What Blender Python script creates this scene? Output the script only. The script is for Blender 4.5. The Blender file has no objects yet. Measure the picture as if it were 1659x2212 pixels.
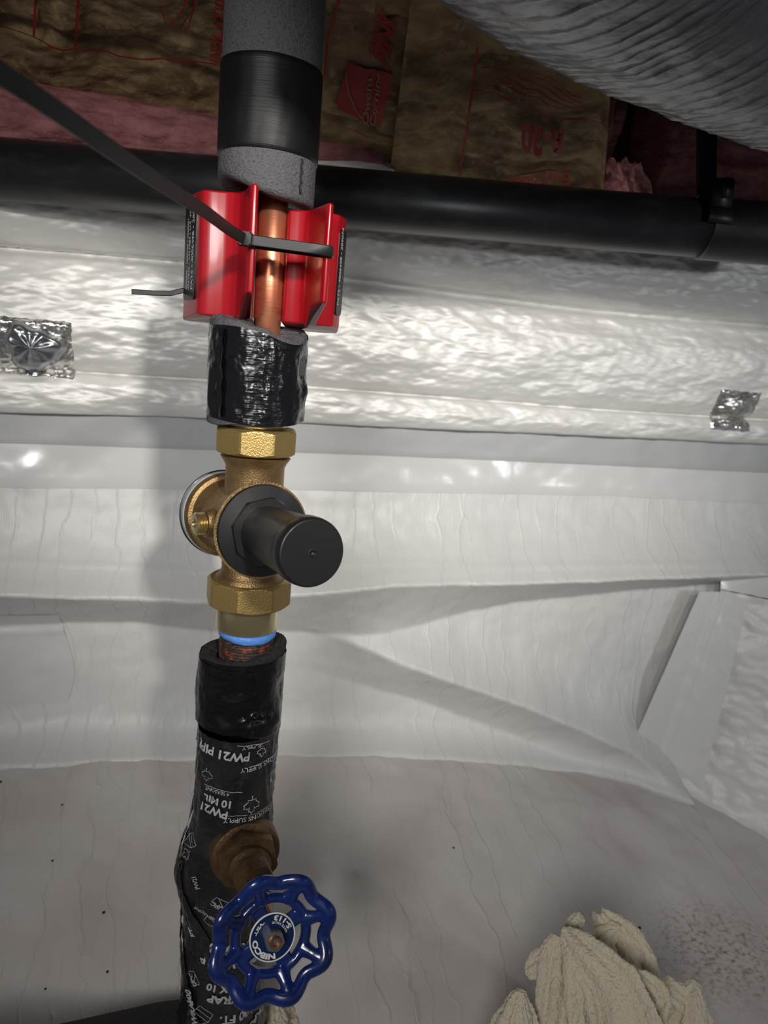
import bpy, bmesh, math, random
from mathutils import Vector, Matrix, noise
random.seed(7)
C = bpy.context.scene.collection
# ------------------------------------------------------------------ camera
F_PX = 1598.0; CX = 829.5; CY = 1106.0
PITCH = math.radians(11.5); ROLL = math.radians(5.08)
EYE = Vector((0, 0, 0.57))
FW = Vector((0, math.cos(PITCH), -math.sin(PITCH)))
R0 = Vector((1, 0, 0)); U0 = Vector((0, math.sin(PITCH), math.cos(PITCH)))
RC = R0*math.cos(ROLL) + U0*math.sin(ROLL)
UC = -R0*math.sin(ROLL) + U0*math.cos(ROLL)
cam = bpy.data.cameras.new('camera'); camo = bpy.data.objects.new('camera', cam); C.objects.link(camo)
m = Matrix((RC, UC, -FW)).transposed().to_4x4(); m.translation = EYE
camo.matrix_world = m
cam.sensor_fit = 'VERTICAL'; cam.sensor_height = 36.0; cam.sensor_width = 27.0
cam.lens = 36.0*F_PX/2212.0
cam.clip_start = 0.02; cam.clip_end = 50
cam.dof.use_dof = True; cam.dof.focus_distance = 0.56; cam.dof.aperture_fstop = 9.0
bpy.context.scene.camera = camo
# ------------------------------------------------------------------ light
sc = bpy.context.scene
sc.view_settings.view_transform = 'Standard'; sc.view_settings.look = 'None'
sc.view_settings.gamma = 1.0; sc.view_settings.use_curve_mapping = False
sc.view_settings.exposure = 0.0
w = bpy.data.worlds.new('world'); sc.world = w; w.use_nodes = True
w.node_tree.nodes['Background'].inputs[0].default_value = (0.86, 0.9, 1.0, 1)
w.node_tree.nodes['Background'].inputs[1].default_value = 0.125
def spot(name, loc, target, power, size, angle, blend, col=(1, .96, .9)):
    l = bpy.data.lights.new(name, 'SPOT'); l.energy = power; l.shadow_soft_size = size
    l.spot_size = math.radians(angle); l.spot_blend = blend; l.color = col
    o = bpy.data.objects.new(name, l); C.objects.link(o); o.location = loc
    d = Vector(target) - Vector(loc); o.rotation_euler = d.to_track_quat('-Z', 'Y').to_euler()
    return o
spot('work_light', (0.32, -0.50, 0.985), (0.0, 1.0, 0.62), 68, 0.04, 50, 1.0)
spot('second_work_light', (1.25, -0.25, 0.66), (0.42, 1.13, 0.42), 14, 0.03, 66, 1.0, (.92, .96, 1))
spot('soft_fill_spot', (-.30, -.90, .96), (0.06, 1.0, .36), 54, .22, 58, 1.0, (1, .985, .96))  # unseen fill light, added to dilute the riser's shadow on the wall


# ------------------------------------------------------------------ helpers
def ray(px, py):
    return FW + RC*((px-CX)/F_PX) + UC*((CY-py)/F_PX)
def at(px, py, Y):
    d = ray(px, py); return EYE + d*(Y/d.y)
def hit(px, py, P, N):
    d = ray(px, py); return EYE + d*((Vector(P)-EYE).dot(N)/d.dot(N))
def depth(p): return (p-EYE).dot(FW)
def lin(c):
    return tuple((v/12.92 if v <= .04045 else ((v+.055)/1.055)**2.4) for v in [x/255 for x in c]) + (1,)
def lerp(a, b, t): return a + (b-a)*t
def smooth(t): t = max(0, min(1, t)); return t*t*(3-2*t)
def interp(pts, x):
    if x <= pts[0][0]: return pts[0][1] + (x-pts[0][0])*((pts[1][1]-pts[0][1])/(pts[1][0]-pts[0][0]))
    for (a, b), (c, d) in zip(pts, pts[1:]):
        if x <= c: return lerp(b, d, (x-a)/(c-a))
    (a, b), (c, d) = pts[-2:]
    return d + (x-c)*((d-b)/(c-a))
def interpc(pts, x):
    if x <= pts[0][0]: return pts[0][1]
    if x >= pts[-1][0]: return pts[-1][1]
    return interp(pts, x)
def fbm(x, y, z=0, o=4): return noise.fractal(Vector((x, y, z)), 0.6, 2.1, o)

def obj(name, bm, mat, parent=None, shade=True, autos=None):
    me = bpy.data.meshes.new(name)
    bmesh.ops.recalc_face_normals(bm, faces=bm.faces)
    bm.to_mesh(me); bm.free()
    for m_ in (mat if isinstance(mat, (list, tuple)) else [mat]): me.materials.append(m_)
    if shade:
        me.shade_smooth()
        if autos is not None: me.set_sharp_from_angle(angle=math.radians(autos))
    o = bpy.data.objects.new(name, me); C.objects.link(o)
    if parent: o.parent = parent
    return o
def tag(o, label, cat, group=None):
    o['label'] = label; o['category'] = cat
    if group: o['group'] = group
    return o
def struct(o): o['kind'] = 'structure'; return o
def thing(name, label, cat, group=None):
    o = bpy.data.objects.new(name, None); C.objects.link(o); o.empty_display_size = .02
    return tag(o, label, cat, group)
def grid(fn, nu, nv, closeu=False, bm=None):
    bm = bm or bmesh.new()
    V = [[bm.verts.new(fn(i/(nu if closeu else nu-1), j/(nv-1))) for j in range(nv)] for i in range(nu)]
    for i in range(nu if closeu else nu-1):
        for j in range(nv-1):
            bm.faces.new((V[i][j], V[(i+1) % nu][j], V[(i+1) % nu][j+1], V[i][j+1]))
    return bm
def frame(o, zdir, ref=(0, 0, 1)):
    z = Vector(zdir).normalized(); r = Vector(ref)
    if abs(z.dot(r)) > .95: r = Vector((1, 0, 0))
    x = r.cross(z).normalized(); y = z.cross(x)
    M = Matrix((x, y, z)).transposed().to_4x4(); M.translation = Vector(o); return M
def revolve(prof, M, seg=64, bm=None, rf=None, zf=None, cap=True):
    """prof: list of (r, z); rf(theta, r, z) radius; zf(theta, r, z) height"""
    bm = bm or bmesh.new(); rings = []
    for (r, z) in prof:
        if r <= 1e-6: rings.append([bm.verts.new(M @ Vector((0, 0, z)))]); continue
        row = []
        for k in range(seg):
            t = 2*math.pi*k/seg
            rr = rf(t, r, z) if rf else r; zz = zf(t, r, z) if zf else z
            row.append(bm.verts.new(M @ Vector((rr*math.cos(t), rr*math.sin(t), zz))))
        rings.append(row)
    for a, b in zip(rings, rings[1:]):
        if len(a) == 1 and len(b) == 1: continue
        for k in range(seg):
            k2 = (k+1) % seg
            if len(a) == 1: bm.faces.new((a[0], b[k], b[k2]))
            elif len(b) == 1: bm.faces.new((a[k], a[k2], b[0]))
            else: bm.faces.new((a[k], a[k2], b[k2], b[k]))
    if cap:
        for rr in (rings[0], rings[-1]):
            if len(rr) > 1: bm.faces.new(rr)
    return bm
def hexf(ap, n=6, ph=0):
    def f(t, r, z):
        a = (t+ph) % (2*math.pi/n) - math.pi/n
        return min(r, ap/math.cos(a))
    return f
def catmull(P, n=8):
    P = [Vector(p) for p in P]; out = []
    for i in range(len(P)-1):
        a = P[max(i-1, 0)]; b = P[i]; c = P[i+1]; d = P[min(i+2, len(P)-1)]
        for k in range(n):
            t = k/n
            out.append(.5*((2*b)+(c-a)*t+(2*a-5*b+4*c-d)*t*t+(3*b-a-3*c+d)*t**3))
    out.append(P[-1]); return out
def sweep(P, sect, bm=None, ref=(0, 0, 1), closed=False, scale=None):
    """sect: list of (a, b) offsets along side (a) and ref (b)"""
    bm = bm or bmesh.new(); rows = []; n = len(P)
    for i, p in enumerate(P):
        if closed: d = P[(i+1) % n]-P[i-1]
        else: d = P[min(i+1, n-1)]-P[max(i-1, 0)]
        d.normalize(); rv = Vector(ref(i/(n-1)) if callable(ref) else ref)
        s = d.cross(rv).normalized(); u = s.cross(d)
        k = scale(i/(n-1)) if scale else 1
        rows.append([bm.verts.new(p + s*a*k + u*b*k) for a, b in sect])
    m_ = len(sect)
    for i in range(n if closed else n-1):
        for j in range(m_):
            bm.faces.new((rows[i][j], rows[i][(j+1) % m_], rows[(i+1) % n][(j+1) % m_], rows[(i+1) % n][j]))
    if not closed:
        bm.faces.new(rows[0]); bm.faces.new(rows[-1])
    return bm
def circ(r, n=16, rb=None): return [(r*math.cos(2*math.pi*k/n), (rb or r)*math.sin(2*math.pi*k/n)) for k in range(n)]
def rect(w_, t, b=.25):
    c = min(w_, t)*b
    return [(-w_/2+c, -t/2), (w_/2-c, -t/2), (w_/2, -t/2+c), (w_/2, t/2-c), (w_/2-c, t/2), (-w_/2+c, t/2), (-w_/2, t/2-c), (-w_/2, -t/2+c)]
def box(bm, M, sx, sy, sz):
    r = bmesh.ops.create_cube(bm, size=1); 
    for v in r['verts']: v.co = M @ Vector((v.co.x*sx, v.co.y*sy, v.co.z*sz))
def text2d(s, size=1.0, bold=0.0, shear=0.0, align='LEFT', spacing=1.0, maxlen=.3):
    cu = bpy.data.curves.new('t', 'FONT'); cu.body = s; cu.size = size; cu.offset = bold; cu.shear = shear
    cu.align_x = align; cu.space_character = spacing; cu.resolution_u = 3
    o = bpy.data.objects.new('t', cu); C.objects.link(o)
    dg = bpy.context.evaluated_depsgraph_get(); dg.update()
    me = bpy.data.meshes.new_from_object(o.evaluated_get(dg)); bpy.data.objects.remove(o)
    bm = bmesh.new(); bm.from_mesh(me); bpy.data.meshes.remove(me)
    bmesh.ops.triangulate(bm, faces=bm.faces)
    for _ in range(3):
        es = [e for e in bm.edges if e.calc_length() > maxlen*size]
        if not es: break
        bmesh.ops.subdivide_edges(bm, edges=es, cuts=1); bmesh.ops.triangulate(bm, faces=bm.faces)
    return bm
def stroke2d(lines, w_, bm=None, step=.25):
    bm = bm or bmesh.new()
    for L in lines:
        pts = []
        for a, b in zip(L, L[1:]):
            a = Vector((a[0], a[1], 0)); b = Vector((b[0], b[1], 0)); n = max(1, int((b-a).length/step))
            pts += [a.lerp(b, k/n) for k in range(n)]
        pts.append(Vector((L[-1][0], L[-1][1], 0)))
        prev = None
        for i, p in enumerate(pts):
            d = pts[min(i+1, len(pts)-1)]-pts[max(i-1, 0)]
            s = Vector((-d.y, d.x, 0)).normalized()*w_/2
            cur = (bm.verts.new(p+s), bm.verts.new(p-s))
            if prev: bm.faces.new((prev[0], prev[1], cur[1], cur[0]))
            prev = cur
    return bm
def mapbm(bm, fn, out=None):
    for v in bm.verts: v.co = fn(v.co.x, v.co.y)
    if out is not None:
        me = bpy.data.meshes.new('x'); bm.to_mesh(me); out.from_mesh(me); bpy.data.meshes.remove(me); bm.free(); return out
    return bm
LEAF = [(0, -1), (0, -.45), (-.5, -.55), (-.42, -.35), (-.95, .05), (-.8, .15), (-.88, .45), (-.6, .38), (-.5, .55), (-.25, .3), (-.3, .85), (-.15, .75), (0, 1.05),
        (.15, .75), (.3, .85), (.25, .3), (.5, .55), (.6, .38), (.88, .45), (.8, .15), (.95, .05), (.42, -.35), (.5, -.55), (0, -.45)]

# ------------------------------------------------------------------ materials
def mat(name, col, rough=.5, metal=0.0, bumps=(), var=None, coat=0, spec=.5, sheen=0):
    """bumps: (scale xyz tuple, strength, distance, detail); var: (scale tuple, colour2, lo, hi)"""
    m_ = bpy.data.materials.new(name); m_.use_nodes = True; nt = m_.node_tree; b = nt.nodes['Principled BSDF']
    N = nt.nodes.new; L = nt.links.new
    b.inputs['Base Color'].default_value = col if len(col) == 4 else lin(col)
    b.inputs['Roughness'].default_value = rough; b.inputs['Metallic'].default_value = metal
    b.inputs['Specular IOR Level'].default_value = spec
    if coat: b.inputs['Coat Weight'].default_value = coat; b.inputs['Coat Roughness'].default_value = .12
    if sheen: b.inputs['Sheen Weight'].default_value = sheen
    tc = N('ShaderNodeTexCoord')
    def nz(scale, detail=4, r=.55):
        mp = N('ShaderNodeMapping'); mp.inputs['Scale'].default_value = scale; L(tc.outputs['Object'], mp.inputs[0])
        t = N('ShaderNodeTexNoise'); t.inputs['Scale'].default_value = 1; t.inputs['Detail'].default_value = detail
        t.inputs['Roughness'].default_value = r; L(mp.outputs[0], t.inputs['Vector']); return t.outputs[0]
    prev = None
    for bp in bumps:
        s, st, ds = bp[:3]; d = bp[3] if len(bp) > 3 else 4
        bn = N('ShaderNodeBump'); bn.inputs['Strength'].default_value = st; bn.inputs['Distance'].default_value = ds
        L(nz(s, d), bn.inputs['Height'])
        if prev: L(prev, bn.inputs['Normal'])
        prev = bn.outputs[0]
    if prev: L(prev, b.inputs['Normal'])
    if var:
        vs = var if isinstance(var, list) else [var]; cprev = None
        for s, c2, lo, hi in vs:
            mr = N('ShaderNodeMapRange'); mr.inputs['From Min'].default_value = lo; mr.inputs['From Max'].default_value = hi
            L(nz(s, 5, .6), mr.inputs['Value'])
            mx = N('ShaderNodeMix'); mx.data_type = 'RGBA'; L(mr.outputs[0], mx.inputs['Factor'])
            if cprev: L(cprev, mx.inputs[6])
            else: mx.inputs[6].default_value = b.inputs['Base Color'].default_value
            mx.inputs[7].default_value = lin(c2); cprev = mx.outputs[2]
        L(cprev, b.inputs['Base Color'])
    m_['n'] = 1
    return m_
def liner_mat(name, col, rough, spacing, axis=0, weave=1.0, cr=1.0, stain=None, seed=0.0, wavy=.9):
    """white reinforced plastic sheet: irregular long creases plus a fine scrim weave"""
    m_ = mat(name, col, rough); nt = m_.node_tree; b = nt.nodes['Principled BSDF']; N = nt.nodes.new; L = nt.links.new
    tc = N('ShaderNodeTexCoord'); sp = N('ShaderNodeSeparateXYZ'); L(tc.outputs['Object'], sp.inputs[0])
    def mth(op, a, c=None, d=None):
        n = N('ShaderNodeMath'); n.operation = op
        for i, v in enumerate((a, c, d)):
            if v is None: continue
            if isinstance(v, (int, float)): n.inputs[i].default_value = v
            else: L(v, n.inputs[i])
        return n.outputs[0]
    def nz(scale, detail=3, off=0):
        mp = N('ShaderNodeMapping'); mp.inputs['Scale'].default_value = scale; mp.inputs['Location'].default_value = (off+seed, seed*2, off)
        L(tc.outputs['Object'], mp.inputs[0]); t = N('ShaderNodeTexNoise'); t.inputs['Scale'].default_value = 1
        t.inputs['Detail'].default_value = detail; L(mp.outputs[0], t.inputs['Vector']); return t.outputs[0]
    x = sp.outputs[0]
    def creases(spc, nscale, amp, width, off, low):
        wv = mth('MULTIPLY', mth('SUBTRACT', nz(nscale, 3, off), .5), amp)
        t = mth('DIVIDE', mth('ADD', x, wv), spc)
        fr = mth('FRACT', t); fl = mth('FLOOR', t)
        d = mth('ABSOLUTE', mth('SUBTRACT', fr, .5))
        mr = N('ShaderNodeMapRange'); mr.interpolation_type = 'SMOOTHSTEP'
        mr.inputs['From Min'].default_value = 0; mr.inputs['From Max'].default_value = width*1.5; mr.inputs['To Min'].default_value = 1; mr.inputs['To Max'].default_value = 0
        L(d, mr.inputs['Value'])
        wn = N('ShaderNodeTexWhiteNoise'); wn.noise_dimensions = '1D'; L(mth('ADD', fl, off), wn.inputs['W'])
        mk = N('ShaderNodeMapRange'); mk.inputs['From Min'].default_value = low; mk.inputs['From Max'].default_value = low+.12
        L(nz((9, 6, 6), 2, off+5), mk.inputs['Value'])
        return mth('MULTIPLY', mth('MULTIPLY', mr.outputs[0], mth('ADD', mth('MULTIPLY', wn.outputs[0], .8), .2)), mk.outputs[0])
    c1 = creases(spacing, (14, 11, 11), spacing*wavy*2.2, .055, 1.3, .30)
    c2 = creases(spacing*.61, (20, 16, 16), spacing*wavy*2.0, .05, 7.7, .48)
    h = mth('ADD', c1, mth('MULTIPLY', c2, .6))
    b1 = N('ShaderNodeBump'); b1.inputs['Strength'].default_value = .55*cr; b1.inputs['Distance'].default_value = .0011; L(h, b1.inputs['Height'])
    b2 = N('ShaderNodeBump'); b2.inputs['Strength'].default_value = .35; b2.inputs['Distance'].default_value = .012
    L(nz((7, 5, 5), 2, 20), b2.inputs['Height']); L(b1.outputs[0], b2.inputs['Normal'])
    last = b2.outputs[0]
    if weave:
        k = 2*math.pi/.0031
        wx = mth('SINE', mth('MULTIPLY', x, k)); wz = mth('SINE', mth('MULTIPLY', sp.outputs[1 if axis else 2], k*1.5))
        b3 = N('ShaderNodeBump'); b3.inputs['Strength'].default_value = .10*weave; b3.inputs['Distance'].default_value = .0004
        L(mth('ADD', wx, wz), b3.inputs['Height']); L(last, b3.inputs['Normal']); last = b3.outputs[0]
        b4 = N('ShaderNodeBump'); b4.inputs['Strength'].default_value = .12*weave; b4.inputs['Distance'].default_value = .0015
        L(nz((140, 420, 420) if not axis else (260, 600, 420), 3, 40), b4.inputs['Height']); L(last, b4.inputs['Normal']); last = b4.outputs[0]
    L(last, b.inputs['Normal'])
    if stain:
        (sx, sy), (rx, ry), c2c = stain
        dx = mth('DIVIDE', mth('SUBTRACT', x, sx), rx); dy = mth('DIVIDE', mth('SUBTRACT', sp.outputs[1], sy), ry)
        r2 = mth('ADD', mth('MULTIPLY', dx, dx), mth('MULTIPLY', dy, dy))
        fall = mth('MAXIMUM', mth('SUBTRACT', 1.0, r2), 0)
        mr = N('ShaderNodeMapRange'); mr.inputs['From Min'].default_value = .47; mr.inputs['From Max'].default_value = .70; L(nz((150, 220, 220), 8, 3), mr.inputs['Value'])
        fac = mth('MULTIPLY', mth('MULTIPLY', mr.outputs[0], fall), .8)
        mr2 = N('ShaderNodeMapRange'); mr2.inputs['From Min'].default_value = .45; mr2.inputs['From Max'].default_value = .8; L(nz((7, 7, 7), 5, 9), mr2.inputs['Value'])
        mx = N('ShaderNodeMix'); mx.data_type = 'RGBA'; L(fac, mx.inputs['Factor']); mx.inputs[7].default_value = lin(c2c)
        mx0 = N('ShaderNodeMix'); mx0.data_type = 'RGBA'; L(mr2.outputs[0], mx0.inputs['Factor']); mx0.inputs[6].default_value = lin(col); mx0.inputs[7].default_value = lin((186, 175, 171))
        L(mx0.outputs[2], mx.inputs[6]); L(mx.outputs[2], b.inputs['Base Color'])
    return m_

M_linerw = liner_mat('white_wall_liner', (208, 208, 205), .42, .030)
M_linerr = liner_mat('white_side_liner', (214, 213, 210), .38, .05, cr=.7, seed=9.0, wavy=2.2)
M_seam = mat('glossy_white_tape', (214, 214, 212), .22, 0, (((22, 12, 16), .12, .003, 2),), coat=.4)
M_strip = mat('grey_white_strip', (176, 177, 178), .2, 0, (((12, 6, 9), .15, .003, 2), ((40, 20, 40), .05, .001, 2)), coat=.4)
M_plaint = mat('plain_white_sheet', (206, 206, 204), .22, 0, (((16, 6, 10), .25, .006, 3), ((90, 30, 60), .08, .0015, 3)), coat=.3)
M_foil = mat('foil_facing', (226, 225, 221), .56, .36, (((26, 34, 64), .16, .006, 3), ((70, 95, 150), .22, .0025, 4)))
M_duct = mat('silver_duct_jacket', (92, 93, 98), .33, .85, (((26, 26, 26), .45, .006, 5), ((140, 140, 140), .22, .0012, 4)))
M_ductrib = mat('duct_thread', (200, 200, 200), .4, .3)
M_ftape = mat('crinkled_foil_tape', (214, 212, 208), .24, .9, (((70, 70, 70), .6, .005, 4), ((220, 220, 220), .35, .001, 3)))
M_pin = mat('dark_pin_cap', (150, 153, 158), .28, .9, (((120, 120, 120), .3, .002, 3),))
M_kraft = mat('kraft_paper', (146, 122, 86), .8, 0, (((9, 14, 9), .6, .02, 4), ((50, 90, 50), .5, .005, 5)), var=[((16, 26, 16), (92, 72, 46), .40, .62), ((70, 70, 70), (168, 144, 104), .52, .75)])
M_red_ink = mat('red_ink', (142, 26, 22), .7)
M_cream_ink = mat('bare_kraft_print', (140, 110, 88), .8)
M_pink = mat('pink_fibreglass', (222, 158, 158), .95, 0, (((30, 30, 60), .7, .012, 5), ((300, 300, 300), .5, .002, 3)), var=((40, 40, 80), (190, 122, 124), .4, .65))
M_wood = mat('dark_joist_wood', (92, 66, 36), .8, 0, (((8, 60, 60), .4, .002, 4),))
M_abs = mat('black_drain_plastic', (34, 34, 36), .36, 0, (((12, 40, 40), .12, .002, 3),), var=((30, 60, 60), (52, 52, 52), .5, .75))
M_strap = mat('black_hanger_plastic', (14, 14, 15), .45)
M_foam = mat('charcoal_foam', (84, 83, 86), .72, 0, (((420, 420, 700), .8, .0016, 5), ((90, 90, 220), .5, .0015, 3)), var=((700, 700, 900), (38, 38, 40), .5, .72))
M_foamcut = mat('dark_cut_foam', (40, 37, 37), .9, 0, (((500, 500, 500), 1.0, .003, 5),))
M_tape = mat('black_vinyl_tape', (12, 12, 15), .2, 0, (((12, 12, 1500), .30, .0006, 2), ((60, 60, 130), .16, .0016, 2)), coat=.3)
M_tape3 = mat('matt_vinyl_tape', (10, 10, 11), .5, 0, (((12, 12, 1300), .4, .0006, 2),), spec=.35)
M_tape2 = mat('dull_vinyl_tape', (11, 11, 12), .3, 0, (((25, 25, 1300), .2, .0004, 2), ((50, 50, 60), .15, .002, 3)), coat=.2)
M_wrap = mat('printed_pipe_wrap', (30, 30, 31), .3, 0, (((45, 45, 60), .35, .003, 3), ((200, 200, 260), .12, .0008, 3)), var=((30, 30, 30), (46, 44, 43), .45, .7), coat=.2)
M_wink = mat('grey_white_print', (178, 178, 180), .5)
M_copper = mat('copper', (218, 142, 108), .34, .82, (((60, 60, 900), .10, .0006, 3),), var=((60, 60, 130), (150, 88, 62), .55, .78))
M_brass = mat('cast_brass', (184, 156, 98), .42, .8, (((900, 900, 900), .55, .0007, 2),))
M_brassd = mat('cast_brass_body', (160, 132, 92), .45, .8, (((850, 850, 850), .55, .0008, 2),), var=((60, 60, 60), (128, 100, 66), .45, .7))
M_brassb = mat('turned_brass', (220, 204, 158), .2, .9, (((20, 20, 500), .08, .0005, 2),))
M_bronze = mat('aged_bronze', (112, 88, 60), .5, .7, (((300, 300, 300), .5, .0012, 4),), var=((40, 40, 40), (66, 52, 38), .42, .68))
M_capblk = mat('black_cap_plastic', (24, 24, 25), .42, 0, (((60, 60, 60), .12, .002, 3),), coat=.1)
M_redp = mat('red_plastic', (150, 8, 22), .34, 0, (((40, 40, 30), .05, .003, 2),), coat=.35)
M_lblk = mat('black_label', (16, 16, 17), .3)
M_tie = mat('black_nylon', (22, 22, 24), .42, spec=.35)
M_blue = mat('blue_enamel', (18, 42, 108), .24, 0, (((120, 120, 120), .12, .002, 3),), coat=.5, var=((34, 34, 34), (12, 27, 72), .45, .7))
M_plate = mat('navy_plate', (16, 40, 86), .32, .2)
M_white = mat('white_enamel', (226, 226, 220), .4)
M_steel = mat('zinc_nut', (150, 150, 146), .38, .9, (((300, 300, 300), .3, .001, 3),))
M_stem = mat('bronze_stem', (176, 112, 78), .4, .9)
M_dope = mat('blue_thread_sealant', (88, 140, 214), .45, 0, (((90, 90, 260), .5, .002, 3),))
M_iron = mat('old_threaded_iron', (60, 50, 46), .6, .4, (((120, 120, 500), .9, .003, 4),), var=((140, 140, 200), (150, 80, 52), .5, .68))
M_rag = mat('terry_cloth', (216, 205, 180), .95, 0, (((420, 420, 420), .9, .003, 4), ((60, 60, 60), .4, .005, 4)), sheen=.3)
M_dirt = mat('dark_debris', (36, 30, 28), .9)
M_rim = mat('white_ring_label', (190, 192, 196), .3, .3)

# ------------------------------------------------------------------ the room shell
YAW = math.radians(15)
W0 = Vector((0, 1.0, 0)); WT = Vector((math.cos(YAW), math.sin(YAW), 0)); WN = Vector((math.sin(YAW), -math.cos(YAW), 0))
def wall_sz(px, py, off=0.0):
    p = hit(px, py, W0+WN*off, WN); return ((p-W0).dot(WT), p.z)
def wline(pts, off=0.0): return [wall_sz(x, y, off) for x, y in pts]
def wobj(o): o.location = W0; o.rotation_euler = (0, 0, YAW); return o
def wpt(s, z, off): return W0 + WT*s + WN*off + Vector((0, 0, z))
L_top = wline([(0, 893), (829, 925), (1659, 960)])
L_ledge = wline([(0, 1262), (200, 1268), (440, 1276), (640, 1262), (830, 1243), (1100, 1240), (1350, 1232), (1659, 1222)], .03)
L_ledge2 = wline([(0, 1350), (150, 1345), (300, 1345), (450, 1362), (640, 1362), (830, 1352), (1100, 1300), (1350, 1275), (1659, 1250)], .0)
L_floor = wline([(0, 1610), (200, 1600), (600, 1592), (829, 1592), (1100, 1612), (1400, 1652)])
L_diag = wline([(560, 1330), (640, 1345), (900, 1425), (1130, 1505), (1330, 1592), (1400, 1645)], .01)
def wall_off(s, z):
    zl = interp(L_ledge, s); z2 = interp(L_ledge2, s)
    o = 0.0
    A = .075
    if z > zl: o += A*math.exp(-((z-zl)/.055))
    elif z > z2: o += A*(1-(zl-z)/(zl-z2))
    d = z - interp(L_diag, s); k = smooth((s-L_diag[0][0])/.25)*.060
    if s < L_diag[-1][0]+.02:
        if d > 0: o += k*math.exp(-(d/.05)**1.2)
        else: o += k*max(0, 1+d/.065)
    zf = interp(L_floor, s)
    o += .05*math.exp(-max(0, z-zf)/.018)              # sheet curves out onto the floor
    o += .004*fbm(s*5, z*6, 1) + .0016*fbm(s*18, z*10, 4)
    # small creases running along the ledge
    o += .0016*math.exp(-((z-zl-.012-.006*math.sin(s*6))/.0022)**2) + .0014*math.exp(-((z-zl-.024+.008*math.sin(s*4))/.002)**2)
    return o
def wf(u, v):
    s = lerp(-1.1, 1.25, u); zf = interp(L_floor, max(min(s, .75), -.6)); z = lerp(zf-.012, .83, v**.9)
    return Vector((s, -wall_off(s, z), z))
o = wobj(obj('wall_back', grid(wf, 760, 260), M_linerw)); struct(o)

def floor_z(s, y):
    z = interp(L_floor, max(min(s, .75), -.6))
    z0 = -.0
    return z*math.exp(-abs(y)/.9) - .135*smooth(abs(y)/.62) + .006*fbm(s*4, y*4, 2) + .002*fbm(s*14, y*14, 7)
def ff(u, v):
    s = lerp(-1.1, 1.25, u); y = -lerp(.0, 1.9, v**1.25)
    return Vector((s, y, floor_z(s, y)))
def floor_hit0(px, py):
    z = 0.0
    for _ in range(12):
        d = ray(px, py); p = EYE + d*((z-EYE.z)/d.z); l_ = p-W0; z = floor_z(l_.dot(WT), -l_.dot(WN))
    return (l_.dot(WT), -l_.dot(WN))
STAIN = (floor_hit0(1570, 2060), (.13, .075), (122, 74, 48))
M_linerf = liner_mat('white_floor_liner', (204, 199, 196), .45, .034, axis=1, cr=1.3, seed=3.1, stain=STAIN)
o = wobj(obj('floor', grid(ff, 420, 300), M_linerf)); struct(o)
def floor_world(p):
    l = p-W0; return floor_z(l.dot(WT), -l.dot(WN))
def floor_hit(px, py):
    z = 0.0
    for _ in range(12):
        d = ray(px, py); p = EYE + d*((z-EYE.z)/d.z); z = floor_world(p)
    return p
# smooth glossy strip of liner just below the foil, with the seam tape lines
def strip(name, top, bot, o1, o2, material, n=260, m_=14):
    def f(u, v):
        s = lerp(-1.1, 1.25, u); z = lerp(interp(bot, s), interp(top, s), v)
        e = min(v, 1-v)*40
        return Vector((s, -(wall_off(s, z)+lerp(o2, o1, v)+.0016*min(1, e)), z))
    return wobj(obj(name, grid(f, n, m_), material))
o = strip('trim_1', wline([(0, 880), (829, 912), (1659, 948)]), wline([(0, 1050), (600, 1055), (1300, 1068), (1659, 1085)]), .004, .001, M_plaint); struct(o)
o = strip('trim_2', wline([(0, 860), (829, 892), (1659, 928)]), wline([(0, 955), (400, 968), (829, 982), (1659, 1020)]), .010, .005, M_strip); struct(o)

# foil faced blanket over the upper wall
F_bot = wline([(0, 893), (400, 903), (829, 924), (1300, 944), (1659, 961)], .03)
F_c2 = wline([(0, 800), (165, 804), (660, 836), (1000, 862), (1300, 886), (1659, 908)], .03)
F_c1 = wline([(0, 527), (400, 562), (736, 596), (1000, 632), (1300, 668), (1659, 700)], .035)
F_top = wline([(0, 352), (400, 352), (829, 356), (1100, 402), (1659, 462)], .04)
def foil_off(s, z):
    zb = interp(F_bot, s); z2 = interp(F_c2, s); z1 = interp(F_c1, s); zt = interp(F_top, s)
    if z < z2: t = (z-zb)/(z2-zb); o_ = .020 + .016*math.sin(math.pi*min(1, max(0, t)))**.5*.8
    elif z < z1: t = (z-z2)/(z1-z2); o_ = .020 + .028*math.sin(math.pi*t)**.55
    else: t = (z-z1)/(zt-z1); o_ = .028 + .036*math.sin(math.pi*min(1, max(0, t*.8)))**.5
    o_ += .0045*fbm(s*9, z*22, 3) + .0012*fbm(s*36, z*60, 8)
    o_ -= .006*math.exp(-((z-z2)/.0018)**2) + .006*math.exp(-((z-z1+.004)/.004)**2)
    return o_
def foilf(u, v):
    s = lerp(-1.0, 1.2, u)
    z = lerp(interp(F_bot, s), interp(F_top, s), max(0, (v-.03)/.97))
    return Vector((s, -(foil_off(s, z) if v > .015 else .002), z))
tf = thing('foil_insulation_blanket', 'silver foil faced insulation blanket along the top of the back wall', 'insulation')
o = wobj(obj('foil_facing', grid(foilf, 640, 230), M_foil)); o.parent = tf

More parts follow.
